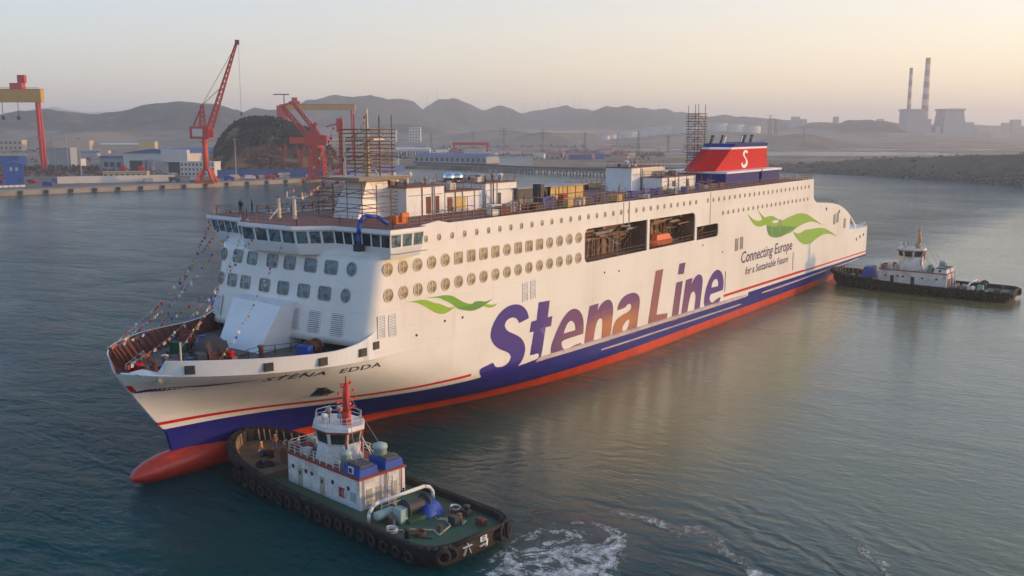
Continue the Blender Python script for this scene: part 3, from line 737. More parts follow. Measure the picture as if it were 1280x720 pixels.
for (i,j,nw) in ((0,1,3),(1,2,5),(2,3,3),(3,4,4),(4,5,3),(5,6,6),(6,7,3)):
    p0,p1=Vector((*A[i],24.38)),Vector((*A[j],24.38)); q0,q1=Vector((*B[i],25.8)),Vector((*B[j],25.8))
    nrm=(p1-p0).cross(q0-p0).normalized()
    c=(p0+p1)/2
    if nrm.dot(c-Vector((-30,0,24.4)))<0: nrm=-nrm
    for s_ in range(nw):
        a,b=(s_+.09)/nw,(s_+.91)/nw
        quad=[p0+(p1-p0)*a,p0+(p1-p0)*b,q0+(q1-q0)*b,q0+(q1-q0)*a]
        mb=MB(); mb.add([v+nrm*.03 for v in quad]+[v-nrm*.05 for v in quad],[(0,1,2,3),(0,4,5,1),(1,5,6,2),(2,6,7,3),(3,7,4,0)]); mb.build('window_pane',FRONTG if j!=6 else GLASS,ferry)
mb=MB(); mb.path([(-30.9,16.3,23.7),(-26,16.4,23.7),(-25.2,15.9,23.7)],.06,5); mb.build('wing_foot_rail',GREYP,ferry)
# blue ventilation hose over the bridge front
hs=thing('ventilation_hose','blue ventilation hose hanging over the bridge roof edge of the ferry','hose',(-25.2,11.6,26.5))
mb=MB(); mb.path([(-2.4,1.8,.3),(-1.4,.9,1.2),(-.2,.2,1.3),(.5,0,.6),(.6,-.1,-.8),(.5,-.1,-2.0)],.26,10); mb.build('duct',TARP,hs,True)
mb=MB(); mb.box(.1,1.0,-.6,.4,-2.7,-1.9); mb.build('fan_box',DARK,hs)
# railings round the top deck: one object per run
def rail_run(pts,h_,mat_,name='railing',step=2.0,bars=3,r=.045,parent=ferry):
    mb=MB()
    for p,q in zip(pts,pts[1:]):
        p=Vector(p);q=Vector(q); L=(q-p).length; k=max(1,int(L/step))
        for i in range(k+1): a=p+(q-p)*i/k; mb.beam(a,a+Vector((0,0,h_)),r*1.6)
        for b in range(bars): zz=Vector((0,0,h_*(b+1)/bars)); mb.beam(p+zz,q+zz,r)
    return mb.build(name,mat_,parent)
rail_run([(-31,13.4,26.12),(-100,13.4,26.12)],1.25,RUSTP,r=.07); rail_run([(-100,13.4,26.12),(-169.5,13.4,26.12),(-169.5,-14,26.12)],1.25,RUSTP,r=.07); rail_run([(-31,-14,26.12),(-169,-14,26.12)],1.25,RUSTP,r=.07)
rail_run([(-31,-16.8,26.5),(-26.6,-16.8,26.5),(-26,-9.9,26.5),(-22.4,-6,26.5),(-22.4,3.6,26.5),(-26,7.1,26.5),(-26,15.6,26.5),(-30.6,15.6,26.5)],1.1,RUSTP,r=.035)
rail_run([(-215+.7,13.5,11.6),(-206,13.5,11.6)],1.1,WHITE); rail_run([(-171,13.4,20.7),(-184,13.4,19.9),(-191,13.4,18.6)],1.0,DARK)
# staging poles standing along the port edge
for k in range(46):
    x=random.choice((random.uniform(-36,-66),random.uniform(-60,-128))); mb=MB(); h_=random.uniform(1.6,3.4); y=random.uniform(11.5,13.2)
    mb.tube((0,0,0),(random.uniform(-.1,.1),0,h_),.055,None,5); mb.tube((-1.4,0,h_*.6),(1.4,0,h_*.6+random.uniform(-.3,.3)),.05,None,5)
    mb.build('staging_pole',RUSTP,ferry,False,(x,y,26.12))
# deck houses
def house(name,x0,x1,y0,y1,z0,z1,m,bits=()):
    mb=MB(); mb.box(x0,x1,y0,y1,z0,z1); o=mb.build(name,m,ferry)
    mb=MB(); mb.box(x0-.12,x1+.12,y0-.12,y1+.12,z1,z1+.14); mb.build('roof',DECKRED if m is WHITE else WHITE,o)
    rail_run([(x0+.2,y1-.2,z1+.14),(x1-.2,y1-.2,z1+.14),(x1-.2,y0+.2,z1+.14)],1.0,RUSTP,'roof_railing',1.6,2,.05,o)
    for k in range(5):
        a=random.uniform(x0+.8,x1-.8); b=random.uniform(y0+.6,y1-.8); q=random.uniform(.3,.7); v=MB()
        if k%2: v.lathe([(q*.5,0),(q*.5,.7),(q*.8,.8),(q*.7,1.05),(.05,1.15)],(a,b,z1+.14),10); v.build('roof_vent',[GREYP,WHITE][k%4//2],o,True)
        else: v.box(a-q,a+q,b-q*.6,b+q*.6,z1+.14,z1+.14+q*1.4); v.build('roof_unit',[GREYP,CREAM,DARK][k//2],o)
    for k in range(3):
        a=random.uniform(x0+.5,x1-.5); v=MB(); v.tube((a,y1+.09,z0),(a,y1+.09,z1),.07,None,6); v.build('wall_pipe',[CREAM,RUSTP,GREYP][k],o)
    v=MB(); v.box(x0+.4,x1-.4,y1,y1+.07,z0+(z1-z0)*.72,z0+(z1-z0)*.72+.09); v.build('cable_tray',GREYP,o)
    for nm,a,b,c,d,e,f,mm in bits: q=MB(); q.box(a,b,c,d,e,f); q.build(nm,mm,o)
    return o
house('deckhouse',-48.7,-41,-5.5,4,26.12,29.9,WHITE,[('door',-45.9,-44.9,4,4.05,26.3,28.6,BROWN),('door',-47.6,-46.6,4,4.05,26.3,28.6,BROWN),('door',-40.99,-40.95,-.6,.4,26.2,28.4,DARK)])
house('deckhouse',-57.5,-49.2,-5.5,3.8,26.12,28.9,WHITE,[('door',-50.6,-49.6,3.8,3.86,26.3,28.3,BROWN),('shutter',-53.6,-51.1,3.8,3.86,26.4,28.3,CONTY)])
house('deckhouse',-66,-58.3,-6,3.8,26.12,29.75,WHITE,[('door',-62,-61,3.8,3.86,26.3,28.3,DARK)])
mb=MB(); mb.add([(-41,1.5,26.12),(-41,-5,26.12),(-35.2,-4,26.12),(-35.2,.8,26.12),(-41,.6,31),(-41,-4.4,31),(-37.6,-3.6,31),(-37.6,.2,31)],[(0,1,2,3),(4,5,6,7),(0,1,5,4),(1,2,6,5),(2,3,7,6),(3,0,4,7)]); mb.build('mast_base',WHITE,ferry)
mb=MB(); mb.prism([(-43,-5),(-34.8,-4.4),(-34.8,1.6),(-43,2.2)],31,31.5,0,[(-43.4,-5.6),(-34.2,-5),(-34.2,2.2),(-43.4,2.8)]); mb.build('radar_platform',CREAM,ferry)
mb=MB(); mb.tube((-39.2,-1.2,31.5),(-39.2,-1.2,40.3),.42,.16,10); mb.tube((-36.2,-2.4,31.5),(-36.2,-2.4,37),.22,.15,8); mb.tube((-38.4,1.5,31.5),(-39.2,-1.2,34.5),.12,None,6); mb.tube((-40.6,-3.6,31.5),(-39.2,-1.2,34.5),.12,None,6); mb.box(-40.2,-38.2,-3.4,1.0,36.2,36.4); mb.build('main_mast',CREAM,ferry)
for x,y in ((-57.2,-2.2),(-58.9,-2.0)):
    mb=MB(); mb.tube((x,y,28.9),(x,y,30.1),.38,None,12,1); mb.lathe([(.42,30.0),(.85,30.2),(.95,30.55),(.8,30.95),(.45,31.2),(.06,31.28)],(x,y,0),16); mb.build('mushroom_vent',[CHROME,WHITE],ferry,True)
for x,y in ((-47,-1.5),(-45.4,-3)):
    mb=MB(); mb.path([(x,y,30.04),(x,y,30.9),(x-.2,y+.1,31.3),(x-.7,y+.3,31.3)],.4,8); mb.build('cowl_vent',CREAM,ferry,True)
# aft white house, platform, funnel
house('deckhouse',-117,-104,-3,2.5,26.12,30.5,WHITE,[('upper_wall',-116.8,-108,2.5,2.7,28.6,30.3,CREAM)])
house('deckhouse',-121.5,-107.5,2.9,7,26.12,28.7,WHITE,[('door',-118.6,-117.4,7,7.05,26.2,28.2,DARK),('window',-113,-111.6,7,7.05,27,28,DARK)])
def plat(x0,x1,y0,y1):
    mb=MB(); mb.box(x0,x1,y0,y1,26.13,28.6); o=mb.build('funnel_platform',NAVY,ferry); mb=MB(); mb.box(x0-.4,x1+.4,y0-.4,y1+.4,28.6,29.0); mb.build('white_rim',CLEANW,o)
plat(-150,-132.4,-6,8.6); plat(-162,-151.5,-6,8.6)
fn=MB()
bt=[(-130.2,1.6),(-133.2,5.8),(-161.5,5.8),(-161.5,-1.8),(-132.4,-1.0)]; tp=[(-141.6,1.7),(-144.0,5.5),(-161.6,5.5),(-161.6,-1.4),(-143.0,-.8)]
def lerp2(k): return [(a[0]+(b[0]-a[0])*k,a[1]+(b[1]-a[1])*k) for a,b in zip(bt,tp)]
fn.prism(bt,29.0,33.4,0,lerp2(.76)); funnel=fn.build('funnel',REDP,ferry)
fn=MB(); fn.prism(lerp2(.76),33.4,33.85,0,lerp2(.84)); fn.build('white_band',CLEANW,funnel)
fn=MB(); g=lambda P_,k:[(x+(-.0 if x<-150 else k*0),y*1+(k if y>2.2 else -k if y<2.2 else 0)) for x,y in P_]
fn.prism(g(lerp2(.84),.12),33.85,34.6,0,g(lerp2(.97),.25)); fn.box(-162,-150,-1,5,34.6,34.75); fn.build('funnel_cap',NAVY,funnel)
for x,y in ((-140.4,1.0),(-142.4,3.0),(-144.4,1.6),(-153.0,3.0),(-155.2,1.4),(-158.0,2.6)):
    mb=MB(); mb.tube((x,y,33.6),(x-1.8,y,36.2),.34,None,12); mb.lathe([(.36,0),(.44,.05),(.44,.25),(.36,.27)],(x-1.8,y,36.05),12); mb.build('exhaust_pipe',CREAM if x in (-142.4,-155.2) else DGREY,funnel,True)
# ---- lettering and emblems painted on the side, laid on the plating
def decal(loops, name, m, parent=None, off=.035, yfun=None, step=1.6):
    L=[[Vector((x,z,0)) for x,z in lp] for lp in loops]; flat=[v for lp in L for v in lp]; tris=tessellate_polygon(L)
    bm=bmesh.new(); V=[bm.verts.new((v.x,0,v.y)) for v in flat]
    for t_ in tris:
        try: bm.faces.new([V[i] for i in t_])
        except ValueError: pass
    return decal_bm(bm,name,m,parent,off,yfun,step)
def decal_bm(bm,name,m,parent,off,yfun,step):
    xs=[v.co.x for v in bm.verts]; zs=[v.co.z for v in bm.verts]
    x=math.ceil(min(xs)/step)*step
    while x<max(xs): bmesh.ops.bisect_plane(bm,geom=bm.verts[:]+bm.edges[:]+bm.faces[:],plane_co=(x,0,0),plane_no=(1,0,0)); x+=step
    z=math.ceil(min(zs)/step)*step
    while z<max(zs): bmesh.ops.bisect_plane(bm,geom=bm.verts[:]+bm.edges[:]+bm.faces[:],plane_co=(0,0,z),plane_no=(0,0,1)); z+=step
    for v in bm.verts: v.co.y=(yfun or hb)(v.co.x,v.co.z)+off
    for f in bm.faces: f.smooth=True
    bmesh.ops.recalc_face_normals(bm,faces=bm.faces)
    if bm.faces and sum(f.normal.y for f in bm.faces)<0: bmesh.ops.reverse_faces(bm,faces=bm.faces)
    me=bpy.data.meshes.new(name); bm.to_mesh(me); bm.free(); me.materials.append(m); return link(name,me,parent or ferry)
def smooth_loop(lp,it=2,keep=50):
    """round the traced outline, keeping sharp corners"""
    for _ in range(it):
        out=[]; n=len(lp)
        for i in range(n):
            p0,p1,p2=Vector(lp[i-1]),Vector(lp[i]),Vector(lp[(i+1)%n]); a,b=p1-p0,p2-p1
            if a.length<1e-4 or b.length<1e-4: continue
            ang=math.degrees(a.angle(b))
            if ang>keep: out.append(tuple(p1))
            else: out+= [tuple(p1-a*min(.25,.25)),tuple(p1+b*.25)]
        lp=out
    return lp
def letter_print():
    m,t,b=nodes_of('sunset_print'); pos=t.nodes.new('ShaderNodeTexCoord').outputs['Object']
    s=t.nodes.new('ShaderNodeSeparateXYZ'); t.links.new(pos,s.inputs[0]); X,Z=s.outputs[0],s.outputs[2]
    mp=t.nodes.new('ShaderNodeMapping'); mp.inputs['Scale'].default_value=(.12,1,.9); t.links.new(pos,mp.inputs[0]); nz=noise_n(t,mp.outputs[0],1,5,.65)
    zz=mth(t,'ADD',Z,mth(t,'MULTIPLY',mth(t,'SUBTRACT',nz,.5),3.0))
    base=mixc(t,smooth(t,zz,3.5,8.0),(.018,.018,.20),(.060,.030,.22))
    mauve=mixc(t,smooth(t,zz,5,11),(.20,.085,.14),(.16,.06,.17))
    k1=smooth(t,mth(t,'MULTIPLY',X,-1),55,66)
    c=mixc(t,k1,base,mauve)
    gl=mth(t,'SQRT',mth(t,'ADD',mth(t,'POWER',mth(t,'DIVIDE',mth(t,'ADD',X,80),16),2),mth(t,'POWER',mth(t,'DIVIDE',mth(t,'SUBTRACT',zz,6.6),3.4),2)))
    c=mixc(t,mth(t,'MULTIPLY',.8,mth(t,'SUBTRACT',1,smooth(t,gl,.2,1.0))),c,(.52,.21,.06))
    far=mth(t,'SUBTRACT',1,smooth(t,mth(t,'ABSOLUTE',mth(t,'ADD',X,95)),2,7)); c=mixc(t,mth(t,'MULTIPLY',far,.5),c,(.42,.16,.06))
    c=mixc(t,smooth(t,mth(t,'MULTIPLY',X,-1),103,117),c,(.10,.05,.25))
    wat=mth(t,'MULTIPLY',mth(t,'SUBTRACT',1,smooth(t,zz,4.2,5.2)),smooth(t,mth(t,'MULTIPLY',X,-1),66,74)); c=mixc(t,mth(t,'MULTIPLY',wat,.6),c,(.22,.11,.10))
    t.links.new(c,b.inputs['Base Color']); b.inputs['Roughness'].default_value=.32; b.inputs['Specular IOR Level'].default_value=.3; return m
LETM=letter_print()
GLYPH={
 'S':[[(-44.0,6.33),(-44.24,6.44),(-46.7,6.71),(-46.98,6.4),(-47.27,6.01),(-47.95,5.83),(-48.92,5.71),(-49.97,5.9),(-50.58,6.38),(-50.75,6.78),(-50.38,7.28),(-49.68,7.67),(-48.43,8.16),(-47.48,8.67),(-46.67,9.4),(-46.19,10.16),(-46.14,10.75),(-46.41,11.53),(-47.09,12.41),(-48.04,13.18),(-49.14,13.68),(-50.53,13.98),(-51.95,13.92),(-53.1,13.63),(-54.12,13.02),(-54.71,12.32),(-55.01,11.49),(-52.67,11.14),(-52.38,11.65),(-51.81,12.03),(-51.09,12.21),(-50.25,12.16),(-49.55,11.85),(-49.3,11.38),(-49.55,10.84),(-50.25,10.33),(-51.38,9.88),(-52.67,9.27),(-53.55,8.6),(-54.05,7.81),(-54.17,7.09),(-53.85,6.27),(-53.3,5.59),(-52.59,5.06),(-51.79,4.68),(-52.0,3.92),(-45.57,4.08),(-44.77,4.97),(-44.04,5.64),(-43.89,6.1)]],
 't':[[(-57.41,13.37),(-60.23,13.27),(-59.72,10.85),(-60.92,10.88),(-60.59,9.4),(-59.2,9.45),(-58.07,4.96),(-55.57,3.75),(-54.82,4.55),(-56.22,9.36),(-55.18,9.4),(-55.6,10.88),(-56.91,10.88)]],
 'e':[[(-60.51,5.89),(-60.72,6.62),(-61.51,7.75),(-62.46,8.87),(-63.59,9.97),(-64.9,10.77),(-66.06,11.1),(-67.08,11.04),(-68.12,10.66),(-69.0,9.86),(-69.48,8.84),(-69.58,7.68),(-69.42,6.76),(-63.97,6.77),(-63.41,6.5),(-63.49,5.84),(-64.01,5.37),(-64.7,5.11),(-66.02,5.31),(-67.55,5.47),(-68.93,5.47),(-68.62,4.89),(-66.61,4.6),(-64.27,4.66),(-61.67,4.78),(-60.71,5.15)],[(-63.95,7.73),(-64.44,8.54),(-65.09,9.17),(-65.93,9.41),(-66.78,8.99),(-67.21,8.27),(-67.15,7.71)]],
 'n':[[(-71.2,10.82),(-73.88,10.85),(-73.55,9.74),(-74.37,10.49),(-75.66,10.98),(-76.97,11.05),(-77.94,10.55),(-78.44,9.49),(-78.33,8.02),(-77.5,4.17),(-74.73,4.37),(-75.2,7.53),(-74.99,8.19),(-74.24,8.43),(-73.52,8.09),(-73.0,7.11),(-72.33,4.6),(-69.68,4.7),(-70.28,7.76)]],
 'a':[[(-79.68,8.82),(-80.04,9.77),(-81.0,10.53),(-82.57,11.02),(-84.6,11.07),(-85.84,10.85),(-86.92,10.21),(-87.25,9.34),(-87.02,7.92),(-86.13,4.11),(-81.22,4.34),(-78.01,4.4),(-78.24,5.66),(-78.59,6.6),(-79.53,7.45),(-81.49,7.84),(-83.5,8.04),(-84.29,8.53),(-84.27,9.05),(-83.65,9.41),(-82.84,9.26),(-82.25,8.84)],[(-81.39,5.22),(-81.56,5.91),(-82.54,6.56),(-83.55,6.81),(-83.77,6.36),(-83.2,5.23),(-82.4,4.99)]],
 'L':[[(-92.65,13.75),(-95.39,13.75),(-93.27,6.01),(-97.45,5.65),(-97.07,4.22),(-89.97,4.2),(-90.72,6.73)]],
 'i':[[(-100.53,10.68),(-103.08,10.72),(-101.44,3.79),(-98.82,3.87)]],
 'dot':[[(-101.56,13.96),(-103.99,13.95),(-103.36,11.94),(-101.02,12.08)]],
 'n2':[[(-104.34,10.7),(-107.07,10.77),(-106.68,9.69),(-107.86,10.67),(-109.24,11.13),(-110.43,10.98),(-111.34,10.35),(-111.51,9.28),(-110.37,3.95),(-108.0,4.0),(-108.73,6.92),(-108.3,7.82),(-107.57,8.23),(-106.66,7.94),(-106.05,6.89),(-105.01,3.94),(-102.62,3.91),(-103.52,7.45)]],
 'e2':[[(-112.41,4.92),(-112.25,5.79),(-112.63,7.22),(-113.49,8.7),(-114.87,10.02),(-116.54,10.89),(-118.05,11.03),(-119.63,10.52),(-120.78,9.19),(-121.05,7.84),(-120.73,6.67),(-115.14,6.56),(-114.7,5.87),(-115.26,5.04),(-116.28,4.78),(-117.51,5.15),(-119.79,5.48),(-119.58,4.85),(-118.87,4.19),(-115.84,3.94),(-114.36,3.88),(-112.87,3.99)],[(-115.44,7.81),(-115.71,8.74),(-116.67,9.26),(-117.84,9.22),(-118.51,8.49),(-118.47,7.73)]],
 'w1a':[[(-29.42,17.47),(-30.73,17.35),(-32.34,17.36),(-33.7,17.08),(-34.81,16.55),(-35.65,16.42),(-36.79,15.93),(-37.66,15.56),(-38.39,15.5),(-38.99,15.6),(-38.54,15.38),(-37.65,15.08),(-36.77,14.93),(-36.06,15.0),(-35.07,15.29),(-33.82,15.99),(-32.6,16.68),(-31.39,17.16)]],
 'w1b':[[(-33.16,17.43),(-35.39,17.31),(-36.82,17.3),(-38.27,17.0),(-39.45,16.4),(-40.64,15.79),(-41.71,15.44),(-42.48,15.36),(-42.01,15.06),(-41.09,14.75),(-40.18,14.89),(-39.13,15.29),(-38.4,15.88),(-37.52,16.34),(-36.66,16.66),(-35.81,17.11)]],
 'w1c':[[(-39.13,15.29),(-40.63,14.78),(-42.16,14.46),(-43.42,14.5),(-45.01,14.81),(-46.64,15.48),(-45.17,15.19),(-43.9,15.55),(-42.64,15.6),(-42.48,15.36),(-41.71,15.2),(-40.64,15.36)]],
 'w1d':[[(-44.69,14.76),(-45.65,14.31),(-46.96,14.27),(-47.63,14.68),(-46.64,14.57),(-45.5,14.89)]],
 'w2a':[[(-131.48,20.78),(-135.0,19.21),(-138.51,18.77),(-141.98,19.54),(-145.18,19.45),(-148.09,18.57),(-150.06,18.08),(-146.7,18.42),(-144.42,18.07),(-140.83,17.74),(-138.2,17.58),(-135.55,18.08),(-133.29,19.33)]],
 'w2b':[[(-136.71,21.34),(-139.26,19.9),(-142.05,18.93),(-145.37,17.82),(-149.15,17.7),(-151.99,18.11),(-155.88,18.54),(-159.91,18.84),(-163.05,18.81),(-166.88,18.23),(-170.92,16.99),(-178.75,14.64),(-172.17,16.13),(-168.24,16.43),(-163.42,16.14),(-159.33,15.54),(-157.37,14.88),(-153.4,14.68),(-149.5,14.75),(-146.57,15.54),(-143.64,16.91),(-140.3,18.55)]],
 'w2c':[[(-157.87,14.93),(-161.6,14.06),(-165.76,14.74),(-168.5,14.6),(-177.03,14.39),(-182.56,13.24),(-189.76,11.0),(-183.31,12.38),(-178.48,12.6),(-173.38,11.87),(-169.56,11.07),(-166.26,11.19),(-162.92,12.07),(-160.12,13.45)]],
}
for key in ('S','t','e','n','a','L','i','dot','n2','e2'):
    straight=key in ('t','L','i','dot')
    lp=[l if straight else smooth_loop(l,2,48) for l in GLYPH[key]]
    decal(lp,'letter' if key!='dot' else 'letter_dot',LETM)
G1=mat('light_green_print',(.26,.46,.035),.35,amt=.1); G2=mat('green_print',(.15,.36,.03),.35,amt=.1); G3=mat('deep_green_print',(.10,.28,.05),.35,amt=.1)
for key,m_,off in (('w1a',G1,.035),('w1b',G2,.045),('w1c',G3,.055),('w1d',G1,.035),('w2a',G1,.035),('w2b',G1,.045),('w2c',G1,.055)):
    decal([smooth_loop(l,2,70) for l in GLYPH[key]],'wave_emblem',m_,None,off)
decal([smooth_loop([(-142,17.6),(-146,16.9),(-150,16.9),(-155,16.4),(-160,15.8),(-156,15.2),(-151,14.4),(-146,14.6),(-143,15.6)],2,70)],'wave_emblem',G3,None,.065)
def text_mesh(s,size,shear=0,sx=1,space=1,bold=0):
    cu=bpy.data.curves.new('txt','FONT'); cu.body=s; cu.size=size; cu.shear=shear; cu.space_character=space; cu.resolution_u=3; cu.offset=bold
    o=bpy.data.objects.new('txt',cu); COL.objects.link(o)
    dg=bpy.context.evaluated_depsgraph_get(); me=bpy.data.meshes.new_from_object(o.evaluated_get(dg)); bpy.data.objects.remove(o)
    return me
def text_decal(s,name,m,X0,z0,width,height,shear=.0,bold=0,slope=0,space=1,step=1.6,parent=None,yfun=None,off=.035):
    me=text_mesh(s,1,shear,1,space,bold); bm=bmesh.new(); bm.from_mesh(me); bpy.data.meshes.remove(me)
    xs=[v.co.x for v in bm.verts]; x0,x1=min(xs),max(xs); k=width/(x1-x0)
    for v in bm.verts:
        x=(v.co.x-x0)*k; z=v.co.y*height/.7
        v.co=Vector((X0-x,0,z0+z+slope*x))
    return decal_bm(bm,name,m,parent,off,yfun,step)
TXT=mat('dark_violet_print',(.07,.045,.13),.4,amt=.1); NAMEM=mat('dark_name_print',(.05,.04,.05),.5,amt=.1)
text_decal('Connecting Europe','slogan_text',TXT,-129.2,10.95,28.6,2.3,.18,.012)
text_decal('for a Sustainable Future','slogan_text',TXT,-131.6,8.35,24.0,1.55,.18,.008)
text_decal('STENA','name_text',NAMEM,-12.3,10.62,6.4,.62,0,.01,-.014,1.1,.5); text_decal('EDDA','name_text',NAMEM,-20.3,10.42,5.4,.62,0,.01,-.014,1.1,.5)
# bow whisker marks
decal([smooth_loop([(-2.0,10.25),(-3.2,10.75),(-5.5,10.85),(-9,10.9),(-12,11.05),(-8.5,10.6),(-5,10.35),(-3.1,10.15)],2,60)],'bow_marking',NAVY,None,.03,None,.4)
decal([[(-1.3,11.2),(-1.75,11.2),(-2.45,10.4),(-2.05,10.35)]],'bow_marking',REDP,None,.03,None,.3)
# anchor pocket
mb=MB(); X,Z=-21.4,7.75
def hp_(x,z,o): return (x,hb(x,z)+o,z)
mb.add([hp_(-19.6,8.45,.03),hp_(-23.2,8.1,.03),hp_(-21.9,7.0,.03),hp_(-19.9,7.1,.03)],[(0,1,2,3)],0); 
mb.add([hp_(-19.0,7.05,.06),hp_(-22.0,6.7,.06),hp_(-22.0,6.35,.06),hp_(-19.0,6.6,.06)],[(0,1,2,3)],1)
ao=mb.build('anchor_pocket',[DARK,CLEANW],ferry)
mb=MB(); mb.tube(hp_(-20.6,8.1,.15),hp_(-20.9,7.3,.3),.16,.12,6); mb.beam(hp_(-20.2,7.2,.3),hp_(-21.5,7.2,.3),.25); mb.build('anchor',DARK,ao)
# draught marks, small pipes and overboards
for (x,z) in ((-31.5,13.1),(-36.8,14.0),(-40.3,13.9),(-14,11.35),(-15,11.35),(-16,11.3),(-75.5,15.5),(-80,15.2),(-111,16.4),(-120,14.2),(-180,18.6),(-190,17.3),(-205.6,8.9),(-208.6,9.3),(-211.6,9.6)):
    mb=MB(); rr=.16 if x>-150 else .42; mb.tube((0,-.1,0),(0,.08,0),rr,None,10); mb.build('overboard_pipe',DARK,ferry,False,(x,hb(x,z),z))
for x0,x1 in ((-121.6,-121.75),(-158.6,-158.75)):
    mb=MB(); mb.box(x1,x0,13.9,14.0,6.2,10.2); mb.build('draught_ladder',GREYP,ferry)
for x in (-81.2,-83,-113.8):
    mb=MB(); mb.box(x-.12,x+.12,13.9,13.98,22.8 if x>-100 else 20.1,26.1); mb.build('rust_streak_pipe',CREAM if x!=-83 else GREYP,ferry)
# rubbing strakes
def strake(x0,z0,x1,z1,hh,pr,m,name,n=26):
    mb=MB(); vs=[];fs=[]
    for i in range(n+1):
        f=i/n; x=x0+(x1-x0)*f; z=z0+(z1-z0)*f; y=hb(x,z)
        k=min(1,min(f,1-f)*12)
        vs+=[(x,y-.05,z+hh/2),(x,y+pr*k,z+hh*.3),(x,y+pr*k,z-hh*.3),(x,y-.05,z-hh/2)]
    for i in range(n):
        for c in range(3): fs.append((4*i+c,4*i+c+1,4*i+c+5,4*i+c+4))
    mb.add(vs,fs); return mb.build(name,m,ferry)
PALE=mat('scuffed_pale_paint',(.58,.49,.45),.5,dirt=(.30,.20,.25),amt=.6,scale=.25)
strake(-57,5.05,-133,3.95,.75,.35,PALE,'rubbing_strake'); strake(-141,3.3,-211,3.35,.34,.28,PALE,'rubbing_strake'); strake(-75,3.2,-130,2.5,.3,.2,PALE,'rubbing_strake')
# transom details: stern deck edge
mb=MB(); mb.box(-214.9,-214.4,-14.4,13.9,3.6,11.9); mb.build('transom_plate',HULLM,ferry)
# funnel letter
SG=[(.55,1.2),(.3,1.62),(-.15,1.72),(-.55,1.5),(-.68,1.0),(-.5,.55),(-.05,.15),(.2,-.2),(.28,-.65),(.1,-1.05),(-.2,-1.15),(-.45,-.9),(-.55,-.55),(-.78,-.75),(-.65,-1.3),(-.3,-1.65),(.2,-1.7),(.6,-1.4),(.75,-.85),(.62,-.3),(.25,.15),(-.1,.5),(-.25,.95),(-.1,1.25),(.1,1.25),(.3,1.0)]
decal([smooth_loop([(-148.8-x*2.3-.35*z,31.2+z*1.15) for x,z in SG],2,60)],'funnel_letter',CLEANW,funnel,.05,lambda x,z:5.8-(z-29)*.052,.8)
# ---- things standing on the ferry
def scaffold(name,label,x0,x1,y0,y1,z0,z1,lift,bay,planks=True):
    t_=thing(name,label,'scaffold',((x0+x1)/2,(y0+y1)/2,z0))
    cx,cy=(x0+x1)/2,(y0+y1)/2; xs=[]; 
    nx=max(1,round((x1-x0)/bay)); ny=max(1,round((y1-y0)/bay)); H=z1-z0
    for i in range(nx+1):
        for j in range(ny+1):
            if 0<i<nx and 0<j<ny: continue
            x=x0+(x1-x0)*i/nx-cx; y=y0+(y1-y0)*j/ny-cy; mb=MB(); mb.tube((x,y,0),(x,y,H+random.uniform(.1,.6)),.07,None,6); mb.build('standard',RUSTP,t_)
    z=lift
    while z<=H+.01:
        mb=MB()
        for s_ in (0,.5,1.0):
            zz=z-s_*1.0
            if zz<.2: continue
            for y in (y0-cy,y1-cy): mb.tube((x0-cx-.6,y,zz),(x1-cx+.6,y,zz),.05,None,5)
            for x in (x0-cx,x1-cx): mb.tube((x,y0-cy-.6,zz+.05),(x,y1-cy+.6,zz+.05),.05,None,5)
        mb.build('ledger',RUSTP,t_)
        if planks:
            for (a,b,c,d) in ((x0-cx,x1-cx,y0-cy-.5,y0-cy+.4),(x0-cx,x1-cx,y1-cy-.4,y1-cy+.5),(x0-cx-.5,x0-cx+.4,y0-cy,y1-cy),(x1-cx-.4,x1-cx+.5,y0-cy,y1-cy)):
                q=MB(); q.box(a,b,c,d,z+.06,z+.14); q.build('plank_deck',PLANK,t_)
        mb=MB(); mb.tube((x0-cx,y1-cy+.05,z-lift),(x1-cx,y1-cy+.05,z),.05,None,5); mb.tube((x1-cx+.05,y0-cy,z-lift),(x1-cx+.05,y1-cy,z),.05,None,5); mb.build('brace',RUSTP,t_)
        z+=lift
    return t_
scaffold('scaffold_tower','rusty pipe scaffold wrapped round the cream mast behind the ferry bridge',-41.6,-37.0,-3.6,1.0,31.52,39.0,1.5,2.3)
scaffold('scaffold_tower','tall slim scaffold tower standing just ahead of the red funnel',-147.0,-143.6,-5.6,-3.2,29.02,42.6,1.7,2.4)
scaffold('scaffold','low pipe staging around the white deckhouse walls under the mast',-42.4,-34.4,-5.6,2.4,26.13,30.4,1.9,2.6,False)
# yellow workshop frame and dark container on deck
t_=thing('workshop_container','open yellow workshop container standing on the ferry top deck','container',(-79,1.6,26.13))
mb=MB(); mb.box(-5.3,5.3,-3.2,-3,0,2.4); mb.box(-5.3,-5.1,-3,3,0,2.4); mb.box(5.1,5.3,-3,3,0,2.4); mb.box(-5.3,5.3,2.8,3.0,0,2.4); mb.build('wall',CONTY,t_)
mb=MB(); mb.box(-5.6,5.6,-3.5,3.5,2.4,2.55); mb.build('roof',GREYP,t_)
for x in (-5,-2.5,0,2.5,5): mb=MB(); mb.box(x-.07,x+.07,3.0,3.08,0,2.4); mb.build('post',RUSTP,t_)
mb=MB(); mb.box(-5.2,5.2,3.0,3.06,1.1,1.25); mb.build('rail',RUSTP,t_)
t_=thing('tarpaulin_shed','dark grey sheeted shed beside the yellow workshop container','shed',(-69.4,1.4,26.13))
mb=MB(); mb.box(-4,4,-3,3,0,2.5); mb.build('wall',DGREY,t_); mb=MB(); mb.box(-4.3,4.3,-3.3,3.3,2.5,2.7); mb.build('roof',GREYP,t_)
mb=MB(); mb.box(-3.6,3.6,3.0,3.05,.3,.9); mb.build('sheet_band',GREYP,t_)
